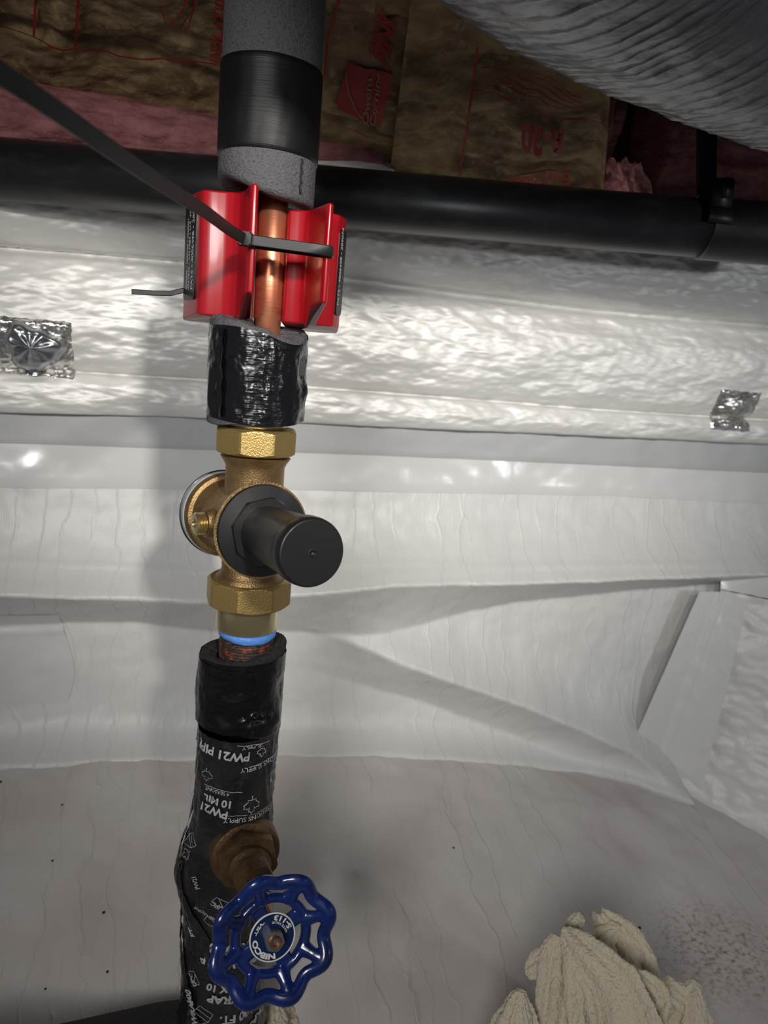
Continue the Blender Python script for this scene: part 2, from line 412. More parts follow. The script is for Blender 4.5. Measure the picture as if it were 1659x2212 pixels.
def patch(cx, cy, wpx, hpx, label, pin):
    t = thing('foil_tape_patch', label, 'tape patch', 'foil tape squares over the insulation pins')
    a = wline([(cx-wpx/2, cy), (cx+wpx/2, cy)], .035); s0, s1 = a[0][0], a[1][0]; zc = (a[0][1]+a[1][1])/2
    d = depth(wpt((s0+s1)/2, zc, .03)); hh = hpx*d/F_PX/2
    def f(u, v):
        s = lerp(s0, s1, u); z = zc + lerp(-hh, hh, v)
        q = math.hypot((u-.5)*2, (v-.5)*2)
        o_ = foil_off(s, z) + .003 + .010*math.exp(-(q/.62)**4) + .0011*fbm(s*70, z*70, 5) - .004*smooth((max(abs(u-.5), abs(v-.5))-.4)*10)
        return Vector((s, -o_, z))
    o_ = wobj(obj('tape_square', grid(f, 60, 60), M_ftape)); o_.parent = t
    if pin:
        def g(u, v):
            r = v*hh*.80*(1+.16*math.sin(3*u*6.283+1)+.06*math.sin(7*u*6.283)); th = u*2*math.pi
            s = (s0+s1)/2 + r*math.cos(th)*1.1; z = zc + r*math.sin(th)
            return Vector((s, -(foil_off(s, z)+.0145+.012*(1-v)**1.2 + .0035*math.sin(u*6.283*9)*v*(1-v)*2 - .008*smooth((v-.8)*5)), z))
        o_ = wobj(obj('pin_cap', grid(g, 72, 16, True), M_pin)); o_.parent = t
patch(76, 752, 176, 128, 'large crinkled foil tape patch with domed pin cap at left end of blanket', True)
patch(1586, 888, 96, 92, 'small crinkled foil tape square near the right end of the blanket', False)

# right hand liner face coming forward from the corner
A = floor_hit(1415, 1668); B = floor_hit(1659, 1800); Cc = wpt(*wall_sz(1556, 1275, .03), .03); 
Bx = A + (B-A)*2.6; Dx = Vector((Bx.x+.10, Bx.y+.10, Cc.z+.0))
def rf_(u, v):
    lo = A.lerp(Bx, u); hi = Cc.lerp(Dx, u); p = lo.lerp(hi, v)
    n = (Bx-A).cross(Vector((0, 0, 1))).normalized()
    if n.x > 0: n = -n
    k = .010*fbm(p.x*7+p.y*3, p.z*9, 11)+.0018*fbm(p.x*22+p.y*15, p.z*26, 5)
    k += .02*math.exp(-v/.05)
    return p + n*k
o = struct(obj('wall_right', grid(rf_, 160, 120), M_linerr))
# top of the forward face folding back to the wall
def rt_(u, v):
    hi = Cc.lerp(Dx, u); bk = wpt(*wall_sz(1560+420*u, 1185, .004), .004)
    p = hi.lerp(bk, v); p.z += .02*math.sin(math.pi*v)*(.4+u) + .006*fbm(p.x*12, p.y*12, 3); return p
o = struct(obj('trim_3', grid(rt_, 90, 40), M_plaint))
# glossy seam tape up the corner
def sm_(u, v):
    c = A.lerp(Cc, v); wd = lerp(.070, .040, v)
    d = (Bx-A).normalized()
    off = (u-.5)*2
    p = c + (d*wd*off if off > 0 else WT*wd*off)
    return p + (WN*.007 - WT*.003)*(1.0+.5*math.exp(-(off/.12)**2)) + Vector((-.3, -.9, 0))*(.0012*fbm(u*2, v*8, 3)+.003*math.exp(-(off/.10)**2)+.0006*math.sin(v*50+u*5)*math.exp(-(off/.25)**2))
o = struct(obj('trim_4', grid(sm_, 40, 140), M_seam))
# gusset of tape folding at the corner's top
def gs_(u, v):
    p = at(lerp(1410, 1580, u), lerp(1205, 1165, v)-50*smooth(1-abs(u-.55)*2.2)*v+10*u, 1.02)
    q = wpt(*wall_sz(lerp(1405, 1590, u), lerp(1225, 1130, v), .04), .045-.04*v)
    return q + Vector((0, 0, .004*fbm(u*5, v*5, 2)))
o = struct(obj('trim_5', grid(gs_, 40, 20), M_seam))
# vertical tape seam where two liner sheets meet at the left
def lt_(u, v):
    s = lerp(-.80, -.405, u)+.008*math.sin(v*5); a = interp(L_ledge2, s)-.01; zf = interp(L_floor, s)+.03
    z = lerp(zf+.03, a+.03, v); return Vector((s, -(wall_off(s, z)+.0012+.002*math.exp(-((z-a)/.006)**2)*u), z))
o = struct(wobj(obj('trim_6', grid(lt_, 50, 50), M_plaint)))

# floor extends; insulation ceiling: sloping sagging kraft plane
def ceil_z(x, y):
    t = interpc([(-2, .45), (.3, .45), (.90, .247), (1.3, .20)], y)
    return EYE.z + t
P_a = Vector((0, .3, EYE.z+.45)); P_b = Vector((0, .90, EYE.z+.247)); P_n = Vector((0, (P_a.z-P_b.z), .6)).normalized()
def chit(px, py, off=0.0): return hit(px, py, P_a+Vector((0, 0, off)), P_n)
def sag(x, y): return -.010*fbm(x*6, y*7, 21) - .004*fbm(x*18, y*26, 3)
def quadgrid(q, nu, nv, off=0, fold=None):
    q = [chit(*p, off) for p in q]     # bl, br, tr, tl
    def f(u, v):
        p = q[0].lerp(q[1], u).lerp(q[3].lerp(q[2], u), v)
        p = p + Vector((0, 0, sag(p.x, p.y) + (fold(u, v) if fold else 0))); return p
    return f
def kraft_batt(q, label, fold, extra=0):
    t = thing('insulation_batt', label, 'insulation', 'kraft faced insulation batts overhead')
    o_ = obj('kraft_facing', grid(quadgrid(q, 0, 0, extra, fold), 150, 110), M_kraft, t)
    f = quadgrid(q, 0, 0, extra, fold)
    def fib(u, v):   # fibreglass body above the paper, with a soft rolled edge
        a = v*math.pi*1.0
        if v < .35: uu = u; p = f(uu, 0.0); p = p + Vector((0, .012*math.sin(v/.35*math.pi)*(1+.8*fbm(u*20, v*4, 1)), .004+.075*v/.35)); return p
        p = f(u, (v-.35)/.65); return p + Vector((0, 0, .079+.004*fbm(u*20, v*9, 2)))
    obj('fibreglass_fill', grid(fib, 140, 40), M_pink, t)
    return t
# the back part of the ceiling and the timber above
bm = bmesh.new(); box(bm, Matrix.Translation((0, .0, EYE.z+.58)), 3.2, 3.2, .02); struct(obj('ceiling', bm, M_wood, shade=False))
def foldL(u, v): return -.012*math.exp(-(v/.05)**2) + .010*math.exp(-((v-.30-.1*math.sin(u*5))/.03)**2)
TL = kraft_batt([(-420, 165), (866, 352), (960, -260), (-420, -330)], 'brown kraft faced batt overhead with red square logo, behind the foam pipe', foldL)
def foldR(u, v): return -.005*math.exp(-(v/.03)**2) - .012*smooth((u-.94)/.06) + .005*math.exp(-((u-.22-.1*v)/.05)**2)
TR = kraft_batt([(842, 372), (1306, 408), (1345, -150), (905, -150)], 'brown kraft faced batt overhead marked R-30, beside the silver duct', foldR, -.014)
# curled torn end of the right batt
def curl(u, v):
    p = chit(lerp(1298, 1402, u)+5*math.sin(v*19), lerp(426-12*u, 424-100*max(.0, 1-u**3)**.5-8*u+5*math.sin(u*23), v))
    return p + Vector((0, -.02*u, -.012-.030*smooth(u)*math.sin(v*math.pi)+.006*fbm(u*9, v*9, 3)))
bmc = grid(curl, 60, 40); 
obj('torn_pink_edge', bmc, M_pink, TR)

# pink batts stuffed at the rim
def pinkbatt(x0, x1, yt0, yb0, yt1, yb1, off, label):
    a = wline([(x0, yt0), (x1, yt1)], off); b = wline([(x0, yb0), (x1, yb1)], off)
    s0, s1 = a[0][0], a[1][0]
    def f(u, v):
        s = lerp(s0, s1, u); zt = lerp(a[0][1], a[1][1], u); zb = lerp(b[0][1], b[1][1], u)
        ang = v*math.pi*1.5-.25*math.pi
        z = (zt+zb)/2 - math.cos(v*2*math.pi)*(zt-zb)/2
        o_ = off + .028*math.sin(v*2*math.pi)
        e = min(1, min(u, 1-u)*18)
        return Vector((s, -(off-.03 + (.03+.028*abs(math.sin(v*math.pi)))*e*(1 if v > 0 else 0)*1.0 + .005*fbm(s*14, z*30, 5)), lerp(zt, zb, v)))
    bm_ = grid(f, 160, 36)
    bmesh.ops.solidify(bm_, geom=bm_.faces[:], thickness=.02)
    o_ = wobj(obj('pink_batt', bm_, M_pink)); return tag(o_, label, 'insulation', 'pink fibreglass pieces along the rim')
pinkbatt(-300, 880, 120, 318, 300, 400, .035, 'pink fibreglass strip above the black drain pipe at the left')
pinkbatt(1412, 2000, 120, 452, 220, 500, .035, 'pink fibreglass piece behind the black pipe hanger')
pinkbatt(1318, 1342, 150, 360, 150, 360, .02, 'thin pink fibreglass sliver right of the R-30 batt')
bm = grid(lambda u, v: wpt(lerp(-1.1, 1.25, u), lerp(EYE.z+.0, EYE.z+.6, v), -.01), 2, 2)
struct(obj('wall_rim', bm, M_wood, shade=False))

# printing on the kraft
def kmap(o_, ue, ve, wu, hv, z=-.0016, extra=0.0, fold=None):
    """pixel anchors: o_ origin, ue end of baseline, ve top of first letter; wu,hv = local sizes"""
    O = chit(*o_, extra); Uv = (chit(*ue, extra)-O)/wu; Vv = (chit(*ve, extra)-O)/hv
    def f(x, y):
        p = O + Uv*x + Vv*y; return p + Vector((0, 0, z + sag(p.x, p.y) - .002))
    return f
def ktext(s, o_, ue, ve, mat_, parent, name='red_print', extra=0.0, bold=.02, z=-.0022, shear=0):
    b_ = text2d(s, 1, bold=bold, shear=shear, maxlen=.4); xs = [v.co.x for v in b_.verts]; ys = [v.co.y for v in b_.verts]
    obj(name, mapbm(b_, kmap(o_, ue, ve, max(xs), max(ys), z, extra)), mat_, parent, shade=False)
def kline(pts, parent, w_=.0022, extra=0.0, name='red_line'):
    P = [chit(*p, extra) for p in pts]; bm_ = stroke2d([[(p.x, p.y) for p in P]], w_, step=.01)
    k = (P_b.z-P_a.z)/(P_b.y-P_a.y)
    def f(x, y): return Vector((x, y, P_a.z+k*(y-P_a.y)+sag(x, y)-.0042+extra))
    obj(name, mapbm(bm_, f), M_red_ink, parent, shade=False)
E = -.0165
kline([(-40, 50), (60, 70), (160, 95), (255, 124), (400, 130), (480, 136)], TL)
kline([(80, -40), (73, 72)], TL); kline([(172, -40), (163, 92)], TL)
kline([(700, 226), (790, 268), (875, 302)], TL); kline([(738, -40), (722, 30), (708, 62), (702, 150)], TL)
kline([(345, -10), (362, 46), (395, 8), (420, -30)], TL, .0014); kline([(362, 46), (372, 38), (388, 52), (425, 0)], TL, .0014); kline([(388, 52), (398, 44), (407, 54), (428, -20)], TL, .0014)
qb = bmesh.new()
def lg(u, v):
    a = chit(729, 208).lerp(chit(823, 252), u); b_ = chit(751, 113).lerp(chit(851, 148), u); p = a.lerp(b_, v)
    return p + Vector((0, 0, sag(p.x, p.y)-.0038))
obj('red_logo_square', grid(lg, 16, 16), M_red_ink, TL)
def arcline(pts, parent, w_, z):
    P = [chit(*p) for p in pts]; P = catmull(P, 6); bm_ = stroke2d([[(p.x, p.y) for p in P]], w_, step=.01)
    k = (P_b.z-P_a.z)/(P_b.y-P_a.y)
    obj('logo_curve', mapbm(bm_, lambda x, y: Vector((x, y, P_a.z+k*(y-P_a.y)+sag(x, y)-z))), M_cream_ink, parent, shade=False)
arcline([(750, 135), (754, 168), (768, 205), (800, 244)], TL, .0016, .0052)
ktext('Owens', (797, 240), (806, 150), (784, 236), M_cream_ink, TL, 'logo_lettering', z=-.0034)
ktext('Corning', (812, 245), (826, 142), (800, 240), M_cream_ink, TL, 'logo_lettering', z=-.0034)
ktext('PINK', (838, 140), (862, 20), (808, 112), M_red_ink, TL, bold=.04)
ktext('FIBERGLAS', (812, 112), (828, 0), (798, 105), M_red_ink, TL, bold=.02)
ktext('INSULATION', (474, 135), (492, -30), (452, 130), M_red_ink, TL, bold=.03)
ktext('EcoTouch', (915, 168), (948, 20), (893, 160), M_red_ink, TL, bold=.03)
ktext('R-30', (1222, 262), (1128, 252), (1218, 312), M_red_ink, TR, extra=E, bold=.045, z=-.0055)
ktext('EcoTouch', (1236, 366), (1102, 358), (1232, 392), M_red_ink, TR, extra=E, bold=.035, z=-.0065)
kline([(1032, 100), (1022, 180), (1008, 280), (992, 384)], TR, extra=E)
kline([(1022, 198), (1090, 208), (1160, 220), (1210, 242), (1270, 248), (1306, 262)], TR, extra=E)
for k in range(5):
    kline([(1030+k*4, 180-k*9), (1110, 186-k*10), (1190, 206-k*10), (1260, 226-k*8)], TR, .0012, extra=E)
kline([(1070, 390), (1100, 364), (1190, 354), (1262, 362), (1284, 385), (1240, 400)], TR, .0014, extra=E)
kline([(1120, 362), (1230, 370)], TR, .0022, extra=E)

# ------------------------------------------------------------------ drain pipe
t = thing('drain_pipe', 'long black plastic drain pipe running under the insulation batts', 'pipe')
p0 = at(-260, 344, .785); p1 = at(1900, 526, .872); ax = (p1-p0); Ln = ax.length
Mp = frame(p0, ax)
RD = .0300
cfrac = (at(1535, 495, .858)-p0).dot(ax.normalized())
obj('pipe_barrel', revolve([(RD, 0), (RD, cfrac)], Mp, 72), M_abs, t)
obj('coupling', revolve([(RD*.98, cfrac-.012), (RD+.0012, cfrac-.0115), (RD+.0022, cfrac-.010), (RD+.0022, Ln-.01), (RD*.98, Ln)], Mp, 72), M_abs, t)
# hanger
t = thing('pipe_hanger', 'black plastic hanger strap holding the drain pipe at right', 'pipe hanger')
hc = p0 + ax.normalized()*(cfrac-.014)
pts = [hc + Vector((0, -(RD+.006)*math.cos(a), (RD+.006)*math.sin(a))) for a in [math.radians(d_) for d_ in range(-0, 181, 12)]]
hb = sweep(catmull([at(1528, 200, .86), at(1526, 400, .86)+Vector((0, 0, 0)), hc+Vector((.002, -.004, RD+.004))], 6), rect(.021, .006), ref=(0, 1, 0))
obj('strap', hb, M_strap, t)
bm = bmesh.new(); box(bm, frame(at(1545, 428, .84), ax, (0, 0, 1)), .036, .032, .020); bmesh.ops.bevel(bm, geom=bm.edges[:], offset=.002, segments=2)
obj('clip_body', bm, M_strap, t)
bm = bmesh.new(); box(bm, frame(at(1562, 410, .83), ax), .02, .02, .010); bmesh.ops.bevel(bm, geom=bm.edges[:], offset=.002, segments=2)
obj('latch', bm, M_strap, t)
bm = sweep([hc+ax.normalized()*.008+q-hc for q in pts], rect(.003, .026), ref=lambda u: ax.normalized())
obj('saddle', bm, M_strap, t)

# ------------------------------------------------------------------ silver flex duct
t = thing('flexible_duct', 'big silver foil flexible duct crossing the upper right corner', 'duct')
DP = [Vector((-.30, .0, EYE.z+.62)), Vector((-.12, .22, EYE.z+.43)), Vector((.02, .385, EYE.z+.337)), Vector((.145, .52, EYE.z+.330)), Vector((.36, .65, EYE.z+.330)), Vector((.62, .75, EYE.z+.330)), Vector((1.15, .84, EYE.z+.34))]
DC = catmull(DP, 190)
# frames
RDU = .140
def duct():
    bm_ = bmesh.new(); rows = []; n = len(DC); seg = 160; dist = 0
    for i, p in enumerate(DC):
        d = (DC[min(i+1, n-1)]-DC[max(i-1, 0)]).normalized(); s = d.cross(Vector((0, 0, 1))).normalized(); u_ = s.cross(d)
        if i: dist += (p-DC[i-1]).length
        row = []
        for k in range(seg):
            a = 2*math.pi*k/seg
            rib = abs(math.sin(math.pi*(dist/.0135 + .8*k/seg)))
            r = RDU*(1+.0) + +.0011*max(0, 1-rib/.25) + .0022*fbm(dist*12, math.cos(a)*3.2, math.sin(a)*3.2) + .0005*fbm(dist*60, math.cos(a)*12, math.sin(a)*12)
            row.append(bm_.verts.new(p + (s*math.cos(a)+u_*math.sin(a))*r))
        rows.append(row)
    for i in range(n-1):
        for k in range(seg): bm_.faces.new((rows[i][k], rows[i][(k+1) % seg], rows[i+1][(k+1) % seg], rows[i+1][k]))
    return bm_
obj('duct_jacket', duct(), M_duct, t)

# ------------------------------------------------------------------ the riser
Y0 = .57
def lx(py): return 590-.05116*py
def pz(py, x=None): return at(lx(py) if x is None else x, py, Y0).z
X0 = at(lx(900), 900, Y0).x
AX = Vector((X0, Y0, 0))
def mpp(py): return depth(at(lx(py), py, Y0))/F_PX
def pr(wd, py): return wd/2*mpp(py)
def pzf(py, r, x=None): return at(lx(py) if x is None else x, py, Y0-r).z
def ctr(x, py): return at(x, py, Y0)
def MZ(x=0, y=0): return Matrix.Translation((X0+x, Y0+y, 0))

# copper pipe
t = thing('copper_pipe', 'bare copper riser pipe between the two red clamp halves', 'pipe')
cx_ = at(585, 560, Y0).x - X0
rc = pr(62, 560)
zt, zm, zb = pz(300), pz(552), pz(935)
obj('pipe_barrel', revolve([(rc*.94, zb), (rc*.94, pz(690)), (rc, pz(686)), (rc, zm), (rc*.985, zm+.0006), (rc*.985, zt)], MZ(cx_), 64), M_copper, t)

# upper foam with black tape band
t = thing('pipe_insulation', 'thick charcoal foam pipe insulation with a black tape band, above the red clamp', 'pipe insulation')
ru = pr(211, 250)
ztop = EYE.z+.50; zb_ = pz(424)
def tilt(th, r, z): return z - (.006*math.cos(th)+.0015*math.sin(3*th))*(1 if z < zb_+.02 else 0)*(r/ru) + (.002*math.sin(th*2)*(1 if z < zb_+.01 else 0))
def rough_r(th, r, z): return r*(1+.012*fbm(math.cos(th)*2, math.sin(th)*2, z*9))
prof = [(ru*.34, zb_+.03), (ru*.36, zb_), (ru*.9, zb_-.001), (ru*.985, zb_+.001), (ru, zb_+.004)] + [(ru, lerp(zb_+.004, ztop, k/30)) for k in range(1, 31)]
obj('foam_tube', revolve(prof, MZ(.002), 96, rf=rough_r, zf=tilt, cap=False), M_foam, t)
tb, tt = pz(348), pz(152)
prof = [(ru-.001, tb), (ru+.0006, tb+.0003)] + [(ru+.0011, lerp(tb+.0006, tt-.0006, k/16)) for k in range(17)] + [(ru+.0006, tt-.0003), (ru-.001, tt)]
obj('tape_band', revolve(prof, MZ(.002), 96, rf=lambda th, r, z: rough_r(th, r, z), cap=False), M_tape3, t, )
# split in the foam on the right
a0 = math.radians(-38)
sp_ = [Vector((X0+.002+(ru+.0004)*math.cos(a0), Y0+(ru+.0004)*math.sin(a0), z)) for z in [lerp(pz(352), pz(425), k/10) for k in range(11)]]
sp_ = [p+Vector((.0006*math.sin(i*2.1), 0, 0)) for i, p in enumerate(sp_)]
obj('split_seam', sweep(sp_, circ(.0009, 6), ref=(0, -1, 0)), M_foamcut, t)

# middle taped sleeve
def sleeve_surface(cxpx, z0, z1, r, dents, ripple=.0):
    def S(th, z, off=0.0):
        v = (z-z0)/(z1-z0); cx = lerp(cxpx[0], cxpx[1], v)
        rr = r + off
        for (ta, zv, wt, wz, am) in dents:
            d = (th-ta+math.pi) % (2*math.pi)-math.pi
            rr += am*math.exp(-(d/wt)**2-((v-zv)/wz)**2)
        rr += .0006*fbm(math.cos(th)*3, math.sin(th)*3, z*60)
        return Vector((cx+rr*math.cos(th), Y0+rr*math.sin(th), z))
    return S
t = thing('pipe_insulation', 'short foam sleeve wrapped in shiny black tape, between red clamp and brass regulator', 'pipe insulation')
z0 = pz(905); z1 = pz(715); rm = pr(211, 800)
cxs = (at(553, 905, Y0).x, at(560, 715, Y0).x)
D = [(math.radians(-12), .62, .20, .18, -.0035), (math.radians(-2), .38, .16, .10, .0022), (math.radians(-8), .05, .2, .10, -.003), (math.radians(-62), .72, .05, .14, .0012),
     (math.radians(-70), .5, .03, .12, -.0009), (math.radians(-30), .85, .4, .06, .0014), (math.radians(-145), .3, .08, .2, .001)]
S = sleeve_surface(cxs, z0, z1, rm, D)
def edge_top(th): return z1 + .0035*math.sin(th*2+.6) + .002*math.sin(th*3) - .0045*smooth((math.cos(th)-.2)/.8)
def edge_bot(th): return z0 + .0016*math.sin(th*2+1)
obj('tape_wrap', grid(lambda u, v: S(2*math.pi*u, lerp(edge_bot(2*math.pi*u), edge_top(2*math.pi*u), v)), 220, 130, True), M_tape, t)
def foam_in(u, v):
    th = 2*math.pi*u; zt_ = edge_top(th)+.0035+.0035*smooth((-math.cos(th)-.0)/1.0)+.0012*fbm(math.cos(th)*6, math.sin(th)*6, 2); zb2 = edge_bot(th)-.0008-.005*smooth((-math.cos(th)-.1)/.7)
    K = [(rc/rm, zt_-.004), (.40, zt_-.0003), (.8, zt_+.0002), (.93, zt_-.0006), (.975, zt_-.003), (.975, (z0+z1)/2), (.995, zb2+.003), (.99, zb2+.0006), (.9, zb2), (.45, zb2+.001)]
    x = v*(len(K)-1); i = min(int(x), len(K)-2); f = x-i
    a = S(th, K[i][1]); b_ = S(th, K[i+1][1])
    ca = Vector((lerp(cxs[0], cxs[1], (K[i][1]-z0)/(z1-z0)), Y0, K[i][1])); cb = Vector((lerp(cxs[0], cxs[1], (K[i+1][1]-z0)/(z1-z0)), Y0, K[i+1][1]))
    pa = ca+(a-ca)*K[i][0]; pb = cb+(b_-cb)*K[i+1][0]
    return pa.lerp(pb, f)
obj('foam_tube', grid(foam_in, 160, 37, True), M_foam, t)
# loose tape flap on the left edge
def flap(u, v):
    th = math.radians(lerp(-152, -119, u)); z = lerp(z0+.002, z1-.001, v)
    return S(th, z, .0006+.0016*u**4+.0008*u*math.sin(v*23))
obj('tape_flap', grid(flap, 20, 70), M_tape, t)

# ------------------------------------------------------------------ pressure regulator
t = thing('pressure_regulator', 'brass water pressure regulator with black adjusting cap, in the riser', 'valve')
REG = t
zA = pz(958)   # upper nut middle
M0 = MZ(at(553, 958, Y0).x-X0)
def nut(name, pyt, pyb, wpx, cxp, ph):
    pc = (pyt+pyb)/2; Mx = MZ(at(cxp, pc, Y0).x-X0); R = pr(wpx, pc); za, zb2 = pzf(pyt, R*.9), pzf(pyb, R*.9)
    ap = R*.90; c = .0035
    pf = [(R*.62, za-.001), (ap*.97, za), (R*.975, za-c*.7), (R, za-c*1.2), (R, zb2+c*1.2), (R*.975, zb2+c*.7), (ap*.97, zb2), (R*.62, zb2+.001)]
    full = []
    for (a, b_) in zip(pf, pf[1:]):
        for k in range(4): full.append((lerp(a[0], b_[0], k/4), lerp(a[1], b_[1], k/4)))
    full.append(pf[-1])
    o_ = obj(name, revolve(full, Mx, 120, rf=hexf(ap, 8, ph)), M_brass, REG, autos=24)
nut('union_nut', 930, 989, 184, 552.5, math.radians(10))
nut('union_nut', 1272, 1330, 188, 536, math.radians(2))
Mx = MZ(at(553, 915, Y0).x-X0); r = pr(136, 915)
obj('tailpiece', revolve([(r, pz(930)), (r, pz(905)), (r*.96, pz(902)), (rc*1.02, pz(901)), (rc*1.02, pz(895))], Mx, 64), M_brassb, t)
Mx = MZ(at(532.5, 1350, Y0).x-X0); r = pr(131, 1350)
obj('tailpiece', revolve([(r, pzf(1318, r)), (r, pzf(1374, r)), (r*.985, pzf(1377, r)), (r*.8, pzf(1378, r))], Mx, 64), M_brassb, t, autos=35)
# body: vertical barrel and cross chamber
fc = at(566, 1146, .530); ec = at(675, 1195, .452); axd = (ec-fc).normalized()
cc = Vector((at(545, 1115, Y0).x, Y0, pz(1128)))
bm = revolve([(pr(112, 992), pz(975)), (pr(150, 992), pz(985)), (pr(134, 1000), pz(997)), (pr(126, 1010), pz(1006)), (pr(126, 1030), pz(1045)), (pr(126, 1030), pz(1200)), (pr(120, 1210), pz(1225)), (pr(130, 1240), pz(1237)), (pr(150, 1250), pz(1246)), (pr(150, 1250), pz(1262)), (pr(112, 1262), pz(1264))], MZ(at(546, 1110, Y0).x-X0), 72)
Mb = frame(cc, axd); Lf = (fc-cc).dot(axd)
off = fc-(cc+axd*Lf); Mb = frame(cc+off*.5, axd); Mf = frame(fc, axd)
rb = .0345
revolve([(0, -.042-Lf), (.029, -.042-Lf), (.0305, -.040-Lf), (.0305, -.034-Lf), (.0275, -.030-Lf), (.026, -.015-Lf), (.0275, -.4*Lf-.004), (.031, -.012), (.0355, -.0035), (.0362, -.001), (.0362, 0.0), (0, 0)], Mf, 80, bm=bm)
obj('body', bm, M_brassd, t, autos=50)
# mould parting line and raised cast letters on the barrel
sl = [Vector((at(556, 1010, Y0).x + .0001*k, Y0-pr(126, 1010)*.995, lerp(pz(1006), pz(1048), k/8))) for k in range(9)]
obj('casting_seam', sweep(sl, circ(.0004, 6), ref=(0, -1, 0)), M_brassd, t)
# rear ring with name band
Mr = frame(fc, -axd)
obj('rear_cover', revolve([(.0295, Lf+.036), (.0335, Lf+.037), (.0352, Lf+.040), (.0352, Lf+.043), (.0335, Lf+.0445), (.030, Lf+.0465), (0, Lf+.047)], Mr, 72), M_brassd, t, autos=40)
obj('name_band', revolve([(.0353, Lf+.0435), (.0358, Lf+.044), (.0358, Lf+.0500), (.0353, Lf+.0505), (.030, Lf+.051)], Mr, 72), M_rim, t, autos=40)
obj('black_ring', revolve([(.0358, Lf+.0507), (.0366, Lf+.0512), (.0366, Lf+.0532), (.0355, Lf+.054), (0, Lf+.054)], Mr, 72), M_capblk, t, autos=40)
# black bell housing and cap
r1 = 78/F_PX*depth(ec)
Lc = (ec-fc).length
obj('flange_disc', revolve([(.02, -.0005), (.0338, -.0005), (.0345, .0008), (.0345, .0022), (.0338, .0036), (.026, .0046), (.0235, .0050), (.02, .0052)], Mf, 96), M_capblk, t, autos=40)
obj('hex_lock_ring', revolve([(.018, .0045), (.0262, .0045), (.0262, .0085), (.0250, .0095), (.018, .0096)], Mf, 96, rf=hexf(.0238, 8, .2)), M_capblk, t, autos=30)
pf = [(.0190, .007), (.0195, .010), (.0203, .03), (r1*.955, Lc-.016), (r1*.965, Lc-.0145), (r1*1.0, Lc-.0135), (r1*1.005, Lc-.006), (r1*.99, Lc-.002), (r1*.965, Lc-.0006), (r1*.935, Lc), (r1*.92, Lc), (r1*.5, Lc+.0001), (.0034, Lc+.0001), (.003, Lc+.0001), (.0022, Lc+.0003), (.0016, Lc-.0002), (0.0012, Lc-.0012), (0, Lc-.0016)]
obj('adjusting_cap', revolve(pf, Mf, 96), M_capblk, t, autos=50)
# side port with threaded plug
pc0 = at(492, 1128, .558); pd = (at(432, 1131, .545)-pc0).normalized()
Mq = frame(pc0, pd); pL = (at(441, 1131, .547)-pc0).length
obj('port_boss', revolve([(.0122, -.008), (.0115, pL-.006), (.0112, pL-.001), (.0108, pL), (0, pL)], Mq, 40), M_brassd, t, autos=40)
th_ = []
for k in range(26): th_.append((.0078+.0009*math.sin(k*math.pi/2), pL-.001+k*.0003))
obj('port_plug', revolve([(0.004, pL-.001)]+th_+[(.0074, pL+.0078), (.0040, pL+.0080), (.0033, pL+.0040), (0, pL+.0038)], Mq, 40), M_brassb, t, autos=40)

# sealant and old nipple
t = thing('threaded_nipple', 'old threaded pipe nipple with blue sealant under the brass regulator', 'pipe fitting')
xn = at(533, 1385, Y0).x-X0; r = pr(116, 1385)
obj('threaded_barrel', revolve([(r*.97+.0007*math.sin(k*math.pi/2*1.0), lerp(pz(1374), pz(1440), k/44)) for k in range(45)], MZ(xn), 64), M_iron, t)
def dope(th, rr, z): return rr*(1+.03*fbm(math.cos(th)*4, math.sin(th)*4, z*300))
obj('blue_sealant', revolve([(r*.98, pzf(1394, r)), (r*1.03, pzf(1391, r)), (r*1.07, pzf(1386, r)), (r*1.06, pzf(1378, r)), (r*1.0, pzf(1374, r))], MZ(xn), 64, rf=dope, zf=lambda th, rr, z: z+.0010*math.sin(th*2+.4)), M_dope, t)

# ------------------------------------------------------------------ lower sleeve
t = thing('pipe_insulation', 'foam sleeve in dull black tape with ragged open top, under the regulator', 'pipe insulation')
rl = pr(181, 1500); z0 = pzf(1592, rl); z1 = pz(1403); cxl = (at(514, 1592, Y0).x, at(525, 1418, Y0).x)
D = [(math.radians(-55), .20, .22, .045, -.0022), (math.radians(-60), .28, .06, .03, .004), (math.radians(-75), .27, .05, .03, -.003), (math.radians(-48), .25, .04, .04, .003), (math.radians(-35), .22, .05, .05, .0018), (math.radians(-12), .55, .3, .2, -.002), (math.radians(-100), .12, .12, .1, .0014),
     (math.radians(-170), .45, .3, .3, .0012), (math.radians(-20), .10, .25, .10, .0022), (math.radians(-64), .1, .05, .12, .0012)]
S2 = sleeve_surface(cxl, z0, z1, rl, D)
def et2(th): return z1 + .0016*math.sin(th+2)
def eb2(th): return z0 - .004*smooth((math.cos(th)+.2)/1.0) + .0012*math.sin(3*th) - .002*math.sin(th*1+1.2)
obj('tape_wrap', grid(lambda u, v: S2(2*math.pi*u, lerp(eb2(2*math.pi*u), et2(2*math.pi*u), v), -.001*smooth((.03-v)/.03)), 200, 110, True), M_tape2, t)
